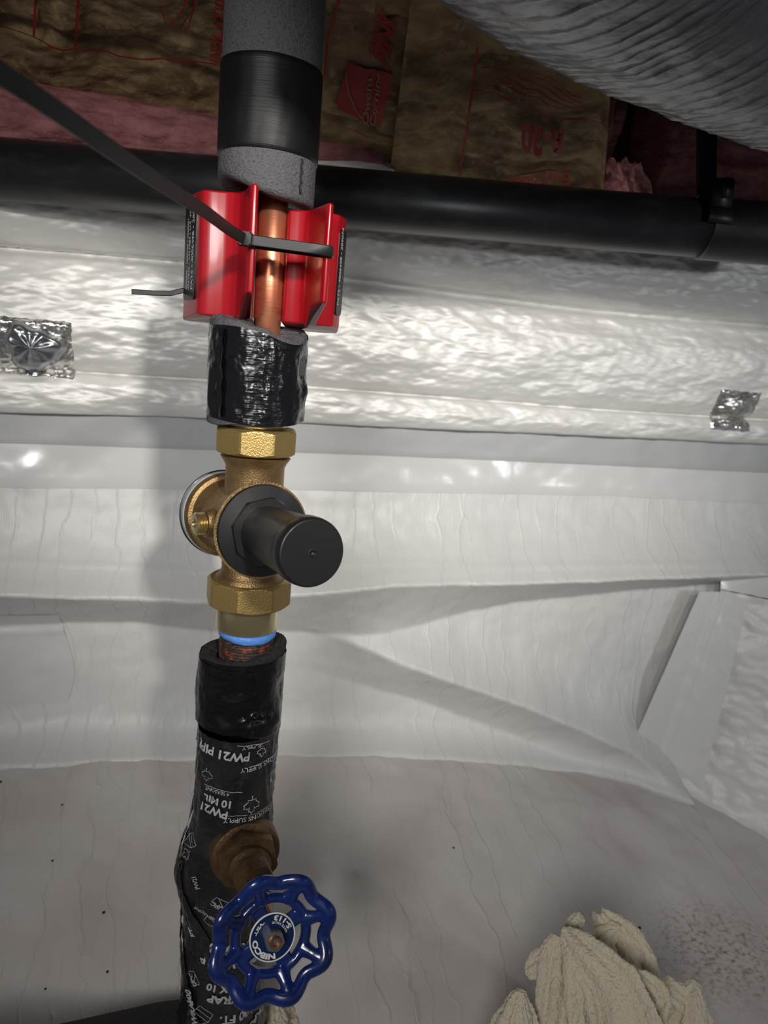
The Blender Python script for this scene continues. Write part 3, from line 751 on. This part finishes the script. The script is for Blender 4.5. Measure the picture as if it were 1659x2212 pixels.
def ft2(u, v):
    th = 2*math.pi*u; e = .5+.5*math.cos(th-.35)
    zt_ = et2(th)+.0006+.0085*e**2.2+.0014*fbm(math.cos(th)*9, math.sin(th)*9, 1)
    K = [(.60, z1-.010), (.62, zt_-.004-.002*e), (.78, zt_-.001), (.93, zt_), (.985, zt_-.0015), (.975, et2(th)-.001), (.97, z0+.004)]
    x = v*(len(K)-1); i = min(int(x), len(K)-2); f = x-i
    k = lerp(K[i][0], K[i+1][0], f); z = lerp(K[i][1], K[i+1][1], f)
    c = Vector((lerp(cxl[0], cxl[1], (z-z0)/(z1-z0)), Y0, z)); p = S2(th, z)
    p = c+(p-c)*k
    return p + Vector((0, 0, .0012*fbm(p.x*500, p.y*500, p.z*500)))*(1 if i in (1, 2, 3) else 0)
obj('ragged_foam_top', grid(ft2, 200, 43, True), M_foamcut, t)
def fl2(u, v):
    th = math.radians(lerp(-180, -66, u)); z = lerp(z0+.001, z1-.003-.001*u, v)
    return S2(th, z, .0006+.0005*u**3)
obj('tape_flap', grid(fl2, 50, 60), M_tape2, t)

# ------------------------------------------------------------------ wrapped riser + gate valve
t = thing('wrapped_pipe', 'black riser pipe spirally wrapped in printed tape, lowest section down to the floor', 'pipe')
WR = t
CEN = [(1590, 514, 84), (1650, 511, 83), (1700, 508, 83), (1740, 505, 83), (1770, 502, 85), (1800, 497, 92), (1850, 484, 94), (1880, 480, 92), (1920, 480, 86), (1960, 482, 83), (2050, 483, 84), (2150, 480, 87), (2212, 477, 89), (2330, 470, 90)]
KC = []
for py, cx, hw in CEN:
    p = at(cx, py, Y0); KC.append((p.z, p.x, hw*depth(p)/F_PX))
KC.sort()
KX = [(z, x) for z, x, r_ in KC]; KR = [(z, r_) for z, x, r_ in KC]
zw0 = floor_world(Vector((X0, Y0, 0)))-.01; zw1 = pz(1560)
SP = .030   # pitch of the spiral wrap
def SW(th, z, off=0.0):
    x = interpc(KX, z); r = interpc(KR, z)
    # smooth
    x = (interpc(KX, z-.006)+x+interpc(KX, z+.006))/3; r = (interpc(KR, z-.006)+r+interpc(KR, z+.006))/3
    ph = ((z + .012*math.cos(th+.6))/SP) % 1.0
    lay = .0011*(1-ph) 
    r += lay + .0014*fbm(math.cos(th)*2.2, math.sin(th)*2.2, z*22) + .0005*fbm(math.cos(th)*8, math.sin(th)*8, z*70)
    return Vector((x+(r+off)*math.cos(th), Y0+(r+off)*math.sin(th), z))
obj('tape_wrap', grid(lambda u, v: SW(2*math.pi*u, lerp(zw0, zw1, v)), 170, 560, True), M_wrap, t)
# diagonal overlapping strip across the valve body
def dg(u, v):
    a = (-178+120*u); z = lerp(pz(1715), pz(1990), u) + lerp(-.013, .013, v)
    return SW(math.radians(lerp(-205, -95, u)), z, .0022+.001*math.sin(v*math.pi)+.0008*math.sin(u*17))
obj('crossing_tape', grid(dg, 90, 24), M_wrap, t)
def dg2(u, v):
    z = lerp(pz(1930), pz(2240), u)+lerp(-.016, .016, v)
    return SW(math.radians(lerp(-185, -78, u)), z, .0020+.0008*math.sin(v*math.pi))
obj('crossing_tape', grid(dg2, 90, 24), M_wrap, t)

def theta_at(px, py):
    """angle and height on the wrap seen at a pixel"""
    th = -math.pi/2; z = pz(py)
    d = ray(px, py)
    for _ in range(12):
        c = Vector((interpc(KX, z), Y0, z)); r = (SW(th, z)-Vector((interpc(KX, z), Y0, z))).length
        # ray / cylinder in xy
        ox, oy = EYE.x-c.x, EYE.y-Y0; a = d.x*d.x+d.y*d.y; b_ = ox*d.x+oy*d.y; cc_ = ox*ox+oy*oy-r*r
        disc = b_*b_-a*cc_
        tt_ = (-b_-math.sqrt(max(disc, 0)))/a
        p = EYE+d*tt_; th = math.atan2(p.y-Y0, p.x-c.x); z = p.z
    return th, z, r
def wmap(px, py, ang, off=.0010):
    """text frame: origin at pixel, rotated by ang degrees on the surface"""
    th0, z0_, r = theta_at(px, py); ca, sa = math.cos(math.radians(ang)), math.sin(math.radians(ang))
    def f(x, y):
        uu = x*ca-y*sa; vv = x*sa+y*ca
        return SW(th0+uu/r, z0_+vv, off)
    return f
def wtext(s, px, py, size, ang, bold=.03, shear=0, off=.0010, align='CENTER', name='white_print'):
    b_ = text2d(s, size, bold=bold*size, shear=shear, align=align, maxlen=.3)
    obj(name, mapbm(b_, wmap(px, py, ang, off)), M_wink, WR, shade=False)
def wlines(lines, px, py, ang, w_=.0004, off=.0010, sc_=1.0, name='print_outline'):
    b_ = stroke2d([[(x*sc_, y*sc_) for x, y in L] for L in lines], w_, step=.002)
    obj(name, mapbm(b_, wmap(px, py, ang, off)), M_wink, WR, shade=False)
UPS = [[(-1, -.55), (1, -.55), (1, .55), (-1, .55), (-1, -.55)], [(-1, .55), (.6, -.55)]]
SH = [[(-1, -1.2), (1, -1.2), (1.1, 0), (0, 1.6), (-1.1, 0), (-1, -1.2)], [(-1.1, 0), (1.1, 0)], [(-1.05, -.6), (1.05, -.6)]]
wtext('PW21 PIPE', 478, 1620, .0105, 174, .03)
wtext('SUPPLY', 545, 1609, .0050, 178, .005)
wlines([[(-.014, 0), (.014, 0)]], 550, 1607, 176)
wtext('4 SEASONS SUPPLY', 575, 1641, .0055, 184, .005)
wlines([[(-.021, 0), (.012, 0)]], 565, 1646, 184)
wlines([LEAF], 448, 1672, 180, sc_=.0058)
wlines([LEAF], 565, 1622, 170, sc_=.0045, w_=.0005)
wlines(SH, 588, 1672, 175, sc_=.0050)
wtext('c', 583, 1682, .0055, 180, .02)
wtext('10 MIL', 472, 1724, .0088, 175, .03)
wtext('PW21', 463, 1742, .0100, 174, .03)
wtext('4 SEASONS', 470, 1706, .0042, 176, .005)
wlines([[(-.016, 0), (.016, 0)]], 480, 1706, 176)
wlines([LEAF], 543, 1736, 176, sc_=.0075, w_=.0006)
wtext('4 SEASONS SUPPLY', 545, 1761, .0055, 180, .005)
wlines([[(-.022, 0), (.022, 0)]], 545, 1758, 180)
wtext('PW21', 432, 1900, .0048, 120, .01, off=.0040)
wlines([LEAF], 412, 1840, 140, sc_=.005, off=.004)
wlines(SH, 420, 1812, 130, sc_=.005, off=.004)
wlines(UPS, 475, 1942, 145, sc_=.0055, off=.0042); wtext('UPC', 473, 1946, .0058, 145, .02, off=.0042)
wlines(UPS, 462, 1985, 150, sc_=.0065, off=.004); wtext('4 SEASONS', 450, 1966, .0042, 150, .005, off=.0042)
wtext('FT.', 424, 2008, .0075, 112, .03, off=.003); wtext('100', 450, 2028, .0098, 140, .04, off=.0012)
wtext('2 X 100 FT.', 500, 2040, .0098, 170, .04); wtext('WRAP', 470, 2052, .0105, 150, .04)
wlines(UPS, 424, 2108, 118, sc_=.0058, off=.0035); wtext('UPC', 426, 2110, .0060, 118, .02, off=.0038)
wtext('PIPE WRAP', 500, 2072, .0105, 168, .04)
wtext('2 X 10', 480, 2128, .0090, 172, .04); wtext('WRAP', 490, 2150, .0110, 172, .04)
wtext('100 FT.', 515, 2188, .0105, 178, .04); wtext('100', 419, 2150, .0085, 108, .03, off=.0035)
wtext('WRAP', 426, 2180, .0080, 108, .03, off=.0035); wtext('WRAP', 556, 2184, .0110, 205, .04)
wlines(SH, 438, 2190, 150, sc_=.0065, off=.0035)

# gate valve
t = thing('gate_valve', 'aged bronze gate valve with blue scalloped handwheel, at the foot of the riser', 'valve')
bc = at(528, 1836, .545); wc = at(589, 2025, .452)
vd = (wc-bc).normalized()
nrm = (vd + Vector((0, 0, .30))).normalized()
Mv = frame(bc, vd)
LV = (wc-bc).length
bm = revolve([(.028, -.022), (.0292, -.010), (.0292, .003), (.0282, .0065), (.0245, .0085), (.0235, .0085)], Mv, 80)
revolve([(.023, .006), (.0262, .0065), (.0262, .0155), (.0250, .0175), (.020, .0180)], Mv, 96, bm=bm, rf=hexf(.0226, 6, .3))
obj('bonnet', bm, M_bronze, t, autos=30)
bm = revolve([(.017, .018), (.0172, .0235), (.0145, .027), (.0135, .030), (.0135, .0305)], Mv, 72)
revolve([(.0135, .029), (.0165, .0295), (.0165, .0405), (.0150, .0425), (.006, .0430)], Mv, 96, bm=bm, rf=hexf(.0142, 6, .1))
obj('packing_nut', bm, M_bronze, t, autos=30)
obj('stem', revolve([(.0048, .03), (.0048, LV-.004)], Mv, 32), M_stem, t)
# handwheel in its own frame: z = towards viewer
up = (UC - nrm*UC.dot(nrm)).normalized()
xr = up.cross(nrm)
MH = Matrix((xr, up, nrm)).transposed().to_4x4(); MH.translation = wc
RW = 131/F_PX*depth(wc)
def hw():
    bm_ = bmesh.new(); ph = math.radians(60)
    n = 192; P = []
    for k in range(n):
        a = 2*math.pi*k/n; c8 = math.cos(8*(a-ph))
        r_ = RW*.925*(1+.058*c8); P.append(Vector((r_*math.cos(a), r_*math.sin(a), .004+.0022*c8)))
    sweep(P, circ(.0052, 12, .0034), bm=bm_, ref=(0, 0, 1), closed=True)
    P = [Vector((RW*.60*math.cos(2*math.pi*k/96), RW*.60*math.sin(2*math.pi*k/96), -.0045)) for k in range(96)]
    sweep(P, circ(.0040, 10, .0044), bm=bm_, ref=(0, 0, 1), closed=True)
    for k in range(8):
        a = ph + k*math.pi/4; d = Vector((math.cos(a), math.sin(a), 0))
        Q = [d*RW*.58+Vector((0, 0, -.0050)), d*RW*.72+Vector((0, 0, -.0005)), d*RW*.84+Vector((0, 0, .0028)), d*RW*.99+Vector((0, 0, .0046))]
        sweep(catmull(Q, 5), circ(.0056, 12, .0040), bm=bm_, ref=(0, 0, 1), scale=lambda u: 1.0+.18*math.cos(u*6.28))
    for k in range(4):
        a = math.radians(114-90*k+2); d = Vector((math.cos(a), math.sin(a), 0))
        Q = [d*RW*.2+Vector((0, 0, -.004)), d*RW*.42+Vector((0, 0, -.0042)), d*RW*.62+Vector((0, 0, -.0045))]
        sweep(catmull(Q, 5), rect(.0115, .0055, .3), bm=bm_, ref=(0, 0, 1))
    revolve([(0, -.009), (.012, -.009), (.0145, -.006), (.0145, -.0022), (0, -.0022)], Matrix(), 48, bm=bm_)
    bmesh.ops.transform(bm_, matrix=MH, verts=bm_.verts)
    return bm_
h = obj('handwheel', hw(), M_blue, t)
rm_ = h.modifiers.new('remesh', 'REMESH'); rm_.mode = 'VOXEL'; rm_.voxel_size = .00065; rm_.use_smooth_shade = True
sm = h.modifiers.new('smooth', 'SMOOTH'); sm.factor = .5; sm.iterations = 6
dep = bpy.context.evaluated_depsgraph_get(); me2 = bpy.data.meshes.new_from_object(h.evaluated_get(dep))
h.modifiers.clear(); me2.materials.clear(); me2.materials.append(M_blue); h.data = me2; me2.shade_smooth()
RP = 51/F_PX*depth(wc)
pl = obj('name_plate', revolve([(0, -.0018), (RP, -.0018), (RP, -.0008), (RP*.97, -.0003), (0, -.0003)], MH, 72), M_plate, h, autos=30)
obj('white_rim', revolve([(RP*.93, -.0004), (RP*.94, .0001), (RP*.985, .0001), (RP*1.0, -.0010)], MH, 72, cap=False), M_white, pl)
def ring_text(s, size, rad, a_start, a_end, inward, bold=.03):
    b_ = text2d(s, size, bold=bold*size, maxlen=.5); xs = [v.co.x for v in b_.verts]; W_ = max(xs)
    def f(x, y):
        a = math.radians(lerp(a_start, a_end, x/W_)); r_ = rad + (-y if inward else y)
        return MH @ Vector((r_*math.cos(a), r_*math.sin(a), .0001))
    obj('white_lettering', mapbm(b_, f), M_white, pl, shade=False)
ring_text('NIBCO', RP*.30, RP*.66, -82, -183, False, .05)
ring_text('-USA-', RP*.19, RP*.70, -196, -244, False, .03)
ring_text('S-113', RP*.28, RP*.88, 18, 84, True, .04)
ring_text('GATE VALVE', RP*.13, RP*.64, 8, 92, True, .02)
obj('retaining_nut', revolve([(.0072, -.001), (.0076, 0), (.0076, .0062), (.0070, .0072), (.003, .0073)], MH, 60, rf=hexf(.0064, 6, .25)), M_steel, h, autos=30)
obj('stem_tip', revolve([(.0042, .005), (.0042, .0085), (.0036, .0092), (.0026, .0090), (.0022, .0060), (0, .0058)], MH, 32), M_stem, h, autos=40)

# ------------------------------------------------------------------ red clamp halves
def prism(poly, z0_, z1_, bev, zs=None):
    bm_ = bmesh.new(); n = len(poly)
    lo = [bm_.verts.new(Vector((x, y, z0_(x, y) if callable(z0_) else z0_))) for x, y in poly]
    hi = [bm_.verts.new(Vector((x, y, z1_(x, y) if callable(z1_) else z1_))) for x, y in poly]
    bm_.faces.new(lo[::-1]); bm_.faces.new(hi)
    for k in range(n): bm_.faces.new((lo[k], lo[(k+1) % n], hi[(k+1) % n], hi[k]))
    bmesh.ops.recalc_face_normals(bm_, faces=bm_.faces)
    es = [e for e in bm_.edges if abs(e.verts[0].co.z-e.verts[1].co.z) < .006 or True]
    bmesh.ops.bevel(bm_, geom=es, offset=bev, segments=4, profile=.5, affect='EDGES', clamp_overlap=True)
    return bm_
CXc = X0+cx_
def rr(poly, cx0=None):
    return [((CXc)+x*.001, Y0+y*.001) for x, y in poly]
zLt = at(480, 414, .56).z; zLb = at(470, 684, .56).z
zRt = at(715, 462, .565).z; zRb = at(690, 704, .565).z
LP = [(-11, 20), (-11, -6), (-9.5, -18), (-2.5, -46), (-5, -48), (-8, -46), (-13.5, -32), (-17, -23), (-20.5, -17.5), (-25, -14.5), (-31, -13), (-37, -13), (-43, -13.4), (-48.5, -12.5), (-52, -8), (-69, 18), (-66, 24), (-54, 27), (-30, 27)]
RP_ = [(11, 22), (10.5, -3), (13, -9), (21, -10), (25.5, -11.2), (28.5, -14), (31, -18.5), (34.5, -26), (43.5, -44), (46, -46), (48, -43), (38, -14), (43, -10), (49, -5), (53, 8), (51, 22), (36, 29), (20, 27)]
def zl(side):
    zb0, zt0 = (zLb, zLt) if side else (zRb, zRt)
    def lo(x, y):
        ry = (y-Y0)*1000
        z = zb0
        if ry < -25: z += .016 if side else .014
        if ry > 15: z -= .004
        return z
    def hi(x, y):
        return zt0
    return lo, hi
GR = 'red clamp halves around the copper pipe'
t = thing('pipe_magnet', 'left red plastic clamp half with black label, beside the copper pipe', 'clamp', GR); TLf = t
lo, hi = zl(True); o = obj('housing', prism(rr(LP), lo, hi, .0022), M_redp, t, autos=60)
t = thing('pipe_magnet', 'right red plastic clamp half, narrower in view, on the duct side of the copper pipe', 'clamp', GR); TRt = t
lo, hi = zl(False); o = obj('housing', prism(rr(RP_), lo, hi, .0022), M_redp, t, autos=60)
# labels on the outer side faces
def label(parent, a, b_, zt_, zb2, txts, flip):
    ax_, ay_ = rr([a])[0]; bx_, by_ = rr([b_])[0]
    A_ = Vector((ax_, ay_, 0)); B_ = Vector((bx_, by_, 0)); d = (B_-A_).normalized(); n = Vector((d.y, -d.x, 0))
    if (A_+n-Vector((CXc, Y0, 0))).length < (A_-n-Vector((CXc, Y0, 0))).length: n = -n
    W_ = (B_-A_).length; bm_ = bmesh.new()
    poly = []
    for (cx0, cz0, s0) in ((W_-.004, zt_-.004, 0), (.004, zt_-.004, 90), (.004, zb2+.004, 180), (W_-.004, zb2+.004, 270)):
        for k in range(5):
            a_ = math.radians(s0+90*k/4); poly.append((cx0+.003*math.cos(a_), cz0+.003*math.sin(a_)))
    f1 = [bm_.verts.new(A_+d*x+n*.0012+Vector((0, 0, z))) for x, z in poly]; f0 = [bm_.verts.new(A_+d*x-n*.001+Vector((0, 0, z))) for x, z in poly]
    bm_.faces.new(f1); bm_.faces.new(f0[::-1])
    for k in range(len(poly)): bm_.faces.new((f0[k], f0[(k+1) % len(poly)], f1[(k+1) % len(poly)], f1[k]))
    lb = obj('label', bm_, M_lblk, parent, shade=False); lb['label'] = 'black label with small white printing'
    for s, frac, size in txts:
        tb_ = text2d(s, size, bold=.02*size)
        def f(x, y): return A_+d*(W_*frac + (-y))+n*.0015+Vector((0, 0, zb2+.008+x))
        obj('white_print', mapbm(tb_, f), M_wink, lb, shade=False)
label(TLf, (-67.4, 15.6), (-52.4, -7.4), zLt-.006, zLb+.010, [('PATS \u2022 4006498 \u2022 289074', .84, .0062), ('4367825 \u2022 4417984 \u2022 U.S. 4711271', .56, .0048), ('4808306 \u2022 4265746 \u2022 4568901', .38, .0042)], False)
label(TRt, (49.6, -3.5), (53, 9), zRt-.008, zRb+.008, [('PATS \u2022 4006498 \u2022 289074', .35, .0052)], True)

# cable ties
t = thing('cable_tie', 'black cable tie across the front of both clamp halves with long free tail', 'cable tie', 'cable ties around the clamp')
hp = at(531, 517, .518); re = at(706, 541, .520)
fr = (re-hp).normalized(); bk_ = Vector((0, .014, 0))
loop = [hp, hp.lerp(re, .3), hp.lerp(re, .7), re, re+fr*.0030+Vector((0, .002, 0)), re+fr*.0030+Vector((0, .010, 0)), re+bk_, hp.lerp(re, .5)+bk_, hp+bk_+fr*.002, hp+fr*-.0005+Vector((0, .008, 0)), hp+Vector((0, .002, 0))]
obj('strap', sweep(loop, rect(.0018, .0070, .3), ref=(0, 0, 1)), M_tie, t, autos=40)
bm = bmesh.new(); box(bm, frame(hp+Vector((0, -.0005, 0)), re-hp), .0100, .0085, .0085); bmesh.ops.bevel(bm, geom=bm.edges[:], offset=.001, segments=2)
obj('locking_head', bm, M_tie, t, autos=40)
tp = [hp+Vector((0, .001, 0)), at(497, 497, .480), at(440, 455, .425), at(340, 390, .36), at(230, 316, .31), at(120, 238, .275), at(30, 178, .255), at(-60, 118, .24)]
obj('tail', sweep(catmull(tp, 8), rect(.0017, .0072, .3), ref=Vector((.15, -.35, 1))), M_tie, t, autos=40)
t = thing('cable_tie', 'short black cable tie tail poking out left of the clamp', 'cable tie', 'cable ties around the clamp')
tp = [Vector((CXc-.050, Y0+.022, at(440, 625, .58).z)), at(408, 627, .585), at(398, 627, .585), at(368, 634, .58), at(330, 633, .575), at(284, 630, .570)]
obj('tail', sweep([Vector(p) for p in tp], rect(.0016, .0038, .3), ref=(0, 0, 1)), M_tie, t, autos=40)
# ------------------------------------------------------------------ black pipe along the floor
t = thing('wrapped_pipe', 'black wrapped pipe lying along the floor at the bottom left corner', 'pipe')
q0 = at(440, 2210, Y0); q1 = at(150, 2235, .50); 
ql = at(60, 2262, .47)
P = catmull([q0, at(360, 2215, .565), at(250, 2240, .54), at(100, 2275, .51), at(-200, 2330, .45)], 14)
obj('barrel', sweep(P, [(a*(1+.04*math.sin(i*3)), b_) for i, (a, b_) in enumerate(circ(.019, 28))], ref=(0, 0, 1)), M_foamcut, t)

# ------------------------------------------------------------------ rags
def rag(name, lobes, label, seed, sheets=()):
    bm_ = bmesh.new()
    for (c, h_, rx, ry, lean, nf, am) in lobes:
        def f(u, v):
            th = u*2*math.pi; prof_ = (1-v)**.62*(1-.15*math.sin(v*3.1))
            fold = am*(math.sin(nf*th+seed+v*2.2)+.55*math.sin((nf*2-1)*th+seed*2+v*3)+.4*math.sin((nf+2)*th-v*4))
            fold = math.copysign(abs(fold)**.8, fold)
            k = prof_*(1+fold*(.25+.9*v)*(1-v*.35)) + .03
            return Vector((c[0]+rx*k*math.cos(th)+lean[0]*v*h_, c[1]+ry*k*math.sin(th)+lean[1]*v*h_, c[2]+h_*v + .006*fbm(math.cos(th)*3+c[0]*9, math.sin(th)*3, v*4)))
        g = grid(f, 90, 50, True, bm=bm_)
    for e_ in [e for e in bm_.edges if e.is_boundary]: pass
    bmesh.ops.holes_fill(bm_, edges=[e for e in bm_.edges if e.is_boundary], sides=0)
    for f in sheets:
        def g2(u, v):
            a = v*2; side = 1 if a < 1 else -1; a = a if a < 1 else 2-a
            e_ = 1e-3; p = f(u, a); pu = f(min(u+e_, 1), a)-f(max(u-e_, 0), a); pv = f(u, min(a+e_, 1))-f(u, max(a-e_, 0))
            n_ = pu.cross(pv).normalized(); return p + n_*.0019*side*min(1, min(a, 1-a)*12+.15)
        b2 = grid(lambda v, u: g2(u, v), 56, 60, True)
        bmesh.ops.holes_fill(b2, edges=[e for e in b2.edges if e.is_boundary], sides=0)
        me_ = bpy.data.meshes.new('x'); b2.to_mesh(me_); bm_.from_mesh(me_); b2.free(); bpy.data.meshes.remove(me_)
    o_ = obj(name, bm_, M_rag)
    r_ = o_.modifiers.new('r', 'REMESH'); r_.mode = 'VOXEL'; r_.voxel_size = .0009
    s_ = o_.modifiers.new('s', 'SMOOTH'); s_.iterations = 1
    dg_ = bpy.context.evaluated_depsgraph_get(); me_ = bpy.data.meshes.new_from_object(o_.evaluated_get(dg_)); o_.modifiers.clear()
    bb = bmesh.new(); bb.from_mesh(me_)
    bb.normal_update()
    for v in bb.verts:
        v.co += v.normal*(.0014*fbm(v.co.x*70, v.co.y*70, v.co.z*60, 3)+.0010*noise.noise(v.co*430))
    bb.to_mesh(me_); bb.free(); me_.materials.clear(); me_.materials.append(M_rag); o_.data = me_; me_.shade_smooth()
    return tag(o_, label, 'rag')
def fpt(px, py, Y):
    p = at(px, py, Y); return (p.x, p.y, floor_world(p)-.004)
def topz(px, py, Y): return at(px, py, Y).z
L_ = []
def lobe(pxb, Y, pyt, pxt, rx, ry, nf, am):
    t_ = at(pxt, pyt, Y); zf = floor_world(t_)-.004; b0 = at(pxb, 2150, Y); h_ = t_.z-zf
    L_.append(((b0.x, Y, zf), h_, rx, ry, ((t_.x-b0.x)/h_, 0), nf, am))
lobe(1310, .575, 2085, 1290, .060, .035, 4, .14)
lobe(1215, .56, 2110, 1215, .034, .030, 3, .14)
lobe(1130, .52, 2142, 1125, .048, .05, 7, .12)
lobe(1500, .55, 2124, 1500, .054, .05, 7, .10)
lobe(1390, .51, 2165, 1370, .044, .04, 4, .12)
# folded sheets: spine pixels with depth, half width, side, bow, edge curl
def fold(sp_, hw_, bow, curl_, tw=0.0):
    P_ = catmull([at(x, y, Y) for x, y, Y in sp_], 10); n_ = len(P_)
    def f(u, v):
        x = u*(n_-1); i = min(int(x), n_-2); p = P_[i].lerp(P_[i+1], x-i); d = (P_[i+1]-P_[i]).normalized()
        vw = (p-EYE).normalized(); sd = d.cross(vw).normalized(); nn = sd.cross(d)
        if nn.dot(vw) > 0: nn = -nn
        w_ = interpc([(k/(len(hw_)-1), h) for k, h in enumerate(hw_)], u); a = (v-.5)*2
        r = sd*w_*a*(1-.25*abs(a)*curl_) + nn*(bow*(1-a*a) + curl_*w_*.55*max(0, abs(a)-.55)*2 + .002*math.sin(a*9+u*3+tw))
        return p + r + nn*tw*a*w_
    return f
SHEETS = [
 fold([(1288, 1962, .585), (1325, 2010, .58), (1362, 2070, .57), (1385, 2140, .56)], [.004, .022, .024, .020], .012, .5, .3),
 fold([(1246, 1985, .57), (1238, 2012, .56), (1250, 2050, .55)], [.004, .010, .012], .008, .6, .5),
 fold([(1225, 2022, .55), (1262, 2065, .535), (1318, 2130, .52), (1360, 2240, .50)], [.006, .022, .034, .040], .018, 1.1, .25),
 fold([(1240, 2040, .54), (1245, 2100, .53), (1262, 2220, .51)], [.010, .012, .015], .010, .5, -.4),
 fold([(1215, 2020, .56), (1205, 2060, .555), (1200, 2150, .54), (1195, 2230, .53)], [.010, .017, .019, .02], .010, .5, -.2),
 fold([(1150, 2098, .56), (1175, 2085, .555), (1215, 2075, .55)], [.005, .016, .017], .007, .7, .1),
 fold([(1360, 2105, .53), (1400, 2130, .525), (1415, 2165, .52), (1385, 2215, .51)], [.006, .014, .016, .017], .012, 1.1, .4),
 fold([(1436, 2115, .56), (1450, 2135, .555), (1480, 2160, .55)], [.004, .010, .012], .006, .4, .2),
 fold([(1330, 2000, .575), (1300, 2040, .565), (1320, 2090, .555)], [.006, .013, .012], .010, .6, -.2)]
rag('rag', L_, 'crumpled cream terry cloth rag heaped on the floor at lower right', 1.3, SHEETS)
L_ = []
lobe(575, .60, 2165, 590, .034, .03, 4, .15)
rag('rag', L_, 'small cream cloth scrap half hidden behind the wrapped riser at the floor', 4.0)

# ------------------------------------------------------------------ debris on the floor
for (px, py, s_, lab) in [(224, 1972, .0016, 'dark speck on the white floor left of the riser, nearest the blue handwheel'), (1382, 2005, .0018, 'dark crumb on the white floor above the terry rag'),
                      (1, 1690, .0018, 'dark speck at the far left edge of the floor'), (113, 1860, .0012, 'small dark speck on the floor, farther back left'), (232, 2100, .0013, 'dark crumb on a floor crease left of the riser'),
                      (98, 2137, .0011, 'tiny dark speck low on the left floor'), (134, 1739, .0012, 'small dark speck on the floor just before the left wall'), (1080, 1643, .0011, 'small dark speck on the floor by the back wall fold'), (980, 1832, .0014, 'dark grey speck in the middle of the right floor')]:
    p = floor_hit(px, py); bm = bmesh.new(); bmesh.ops.create_icosphere(bm, subdivisions=2, radius=s_)
    for v in bm.verts: v.co = Vector((v.co.x*(1+.3*noise.noise(v.co*900)), v.co.y*1.2, v.co.z*.6))+p+Vector((0, 0, s_*.4))
    tag(obj('dirt_speck', bm, M_dirt), lab, 'debris', 'dirt specks on the floor')
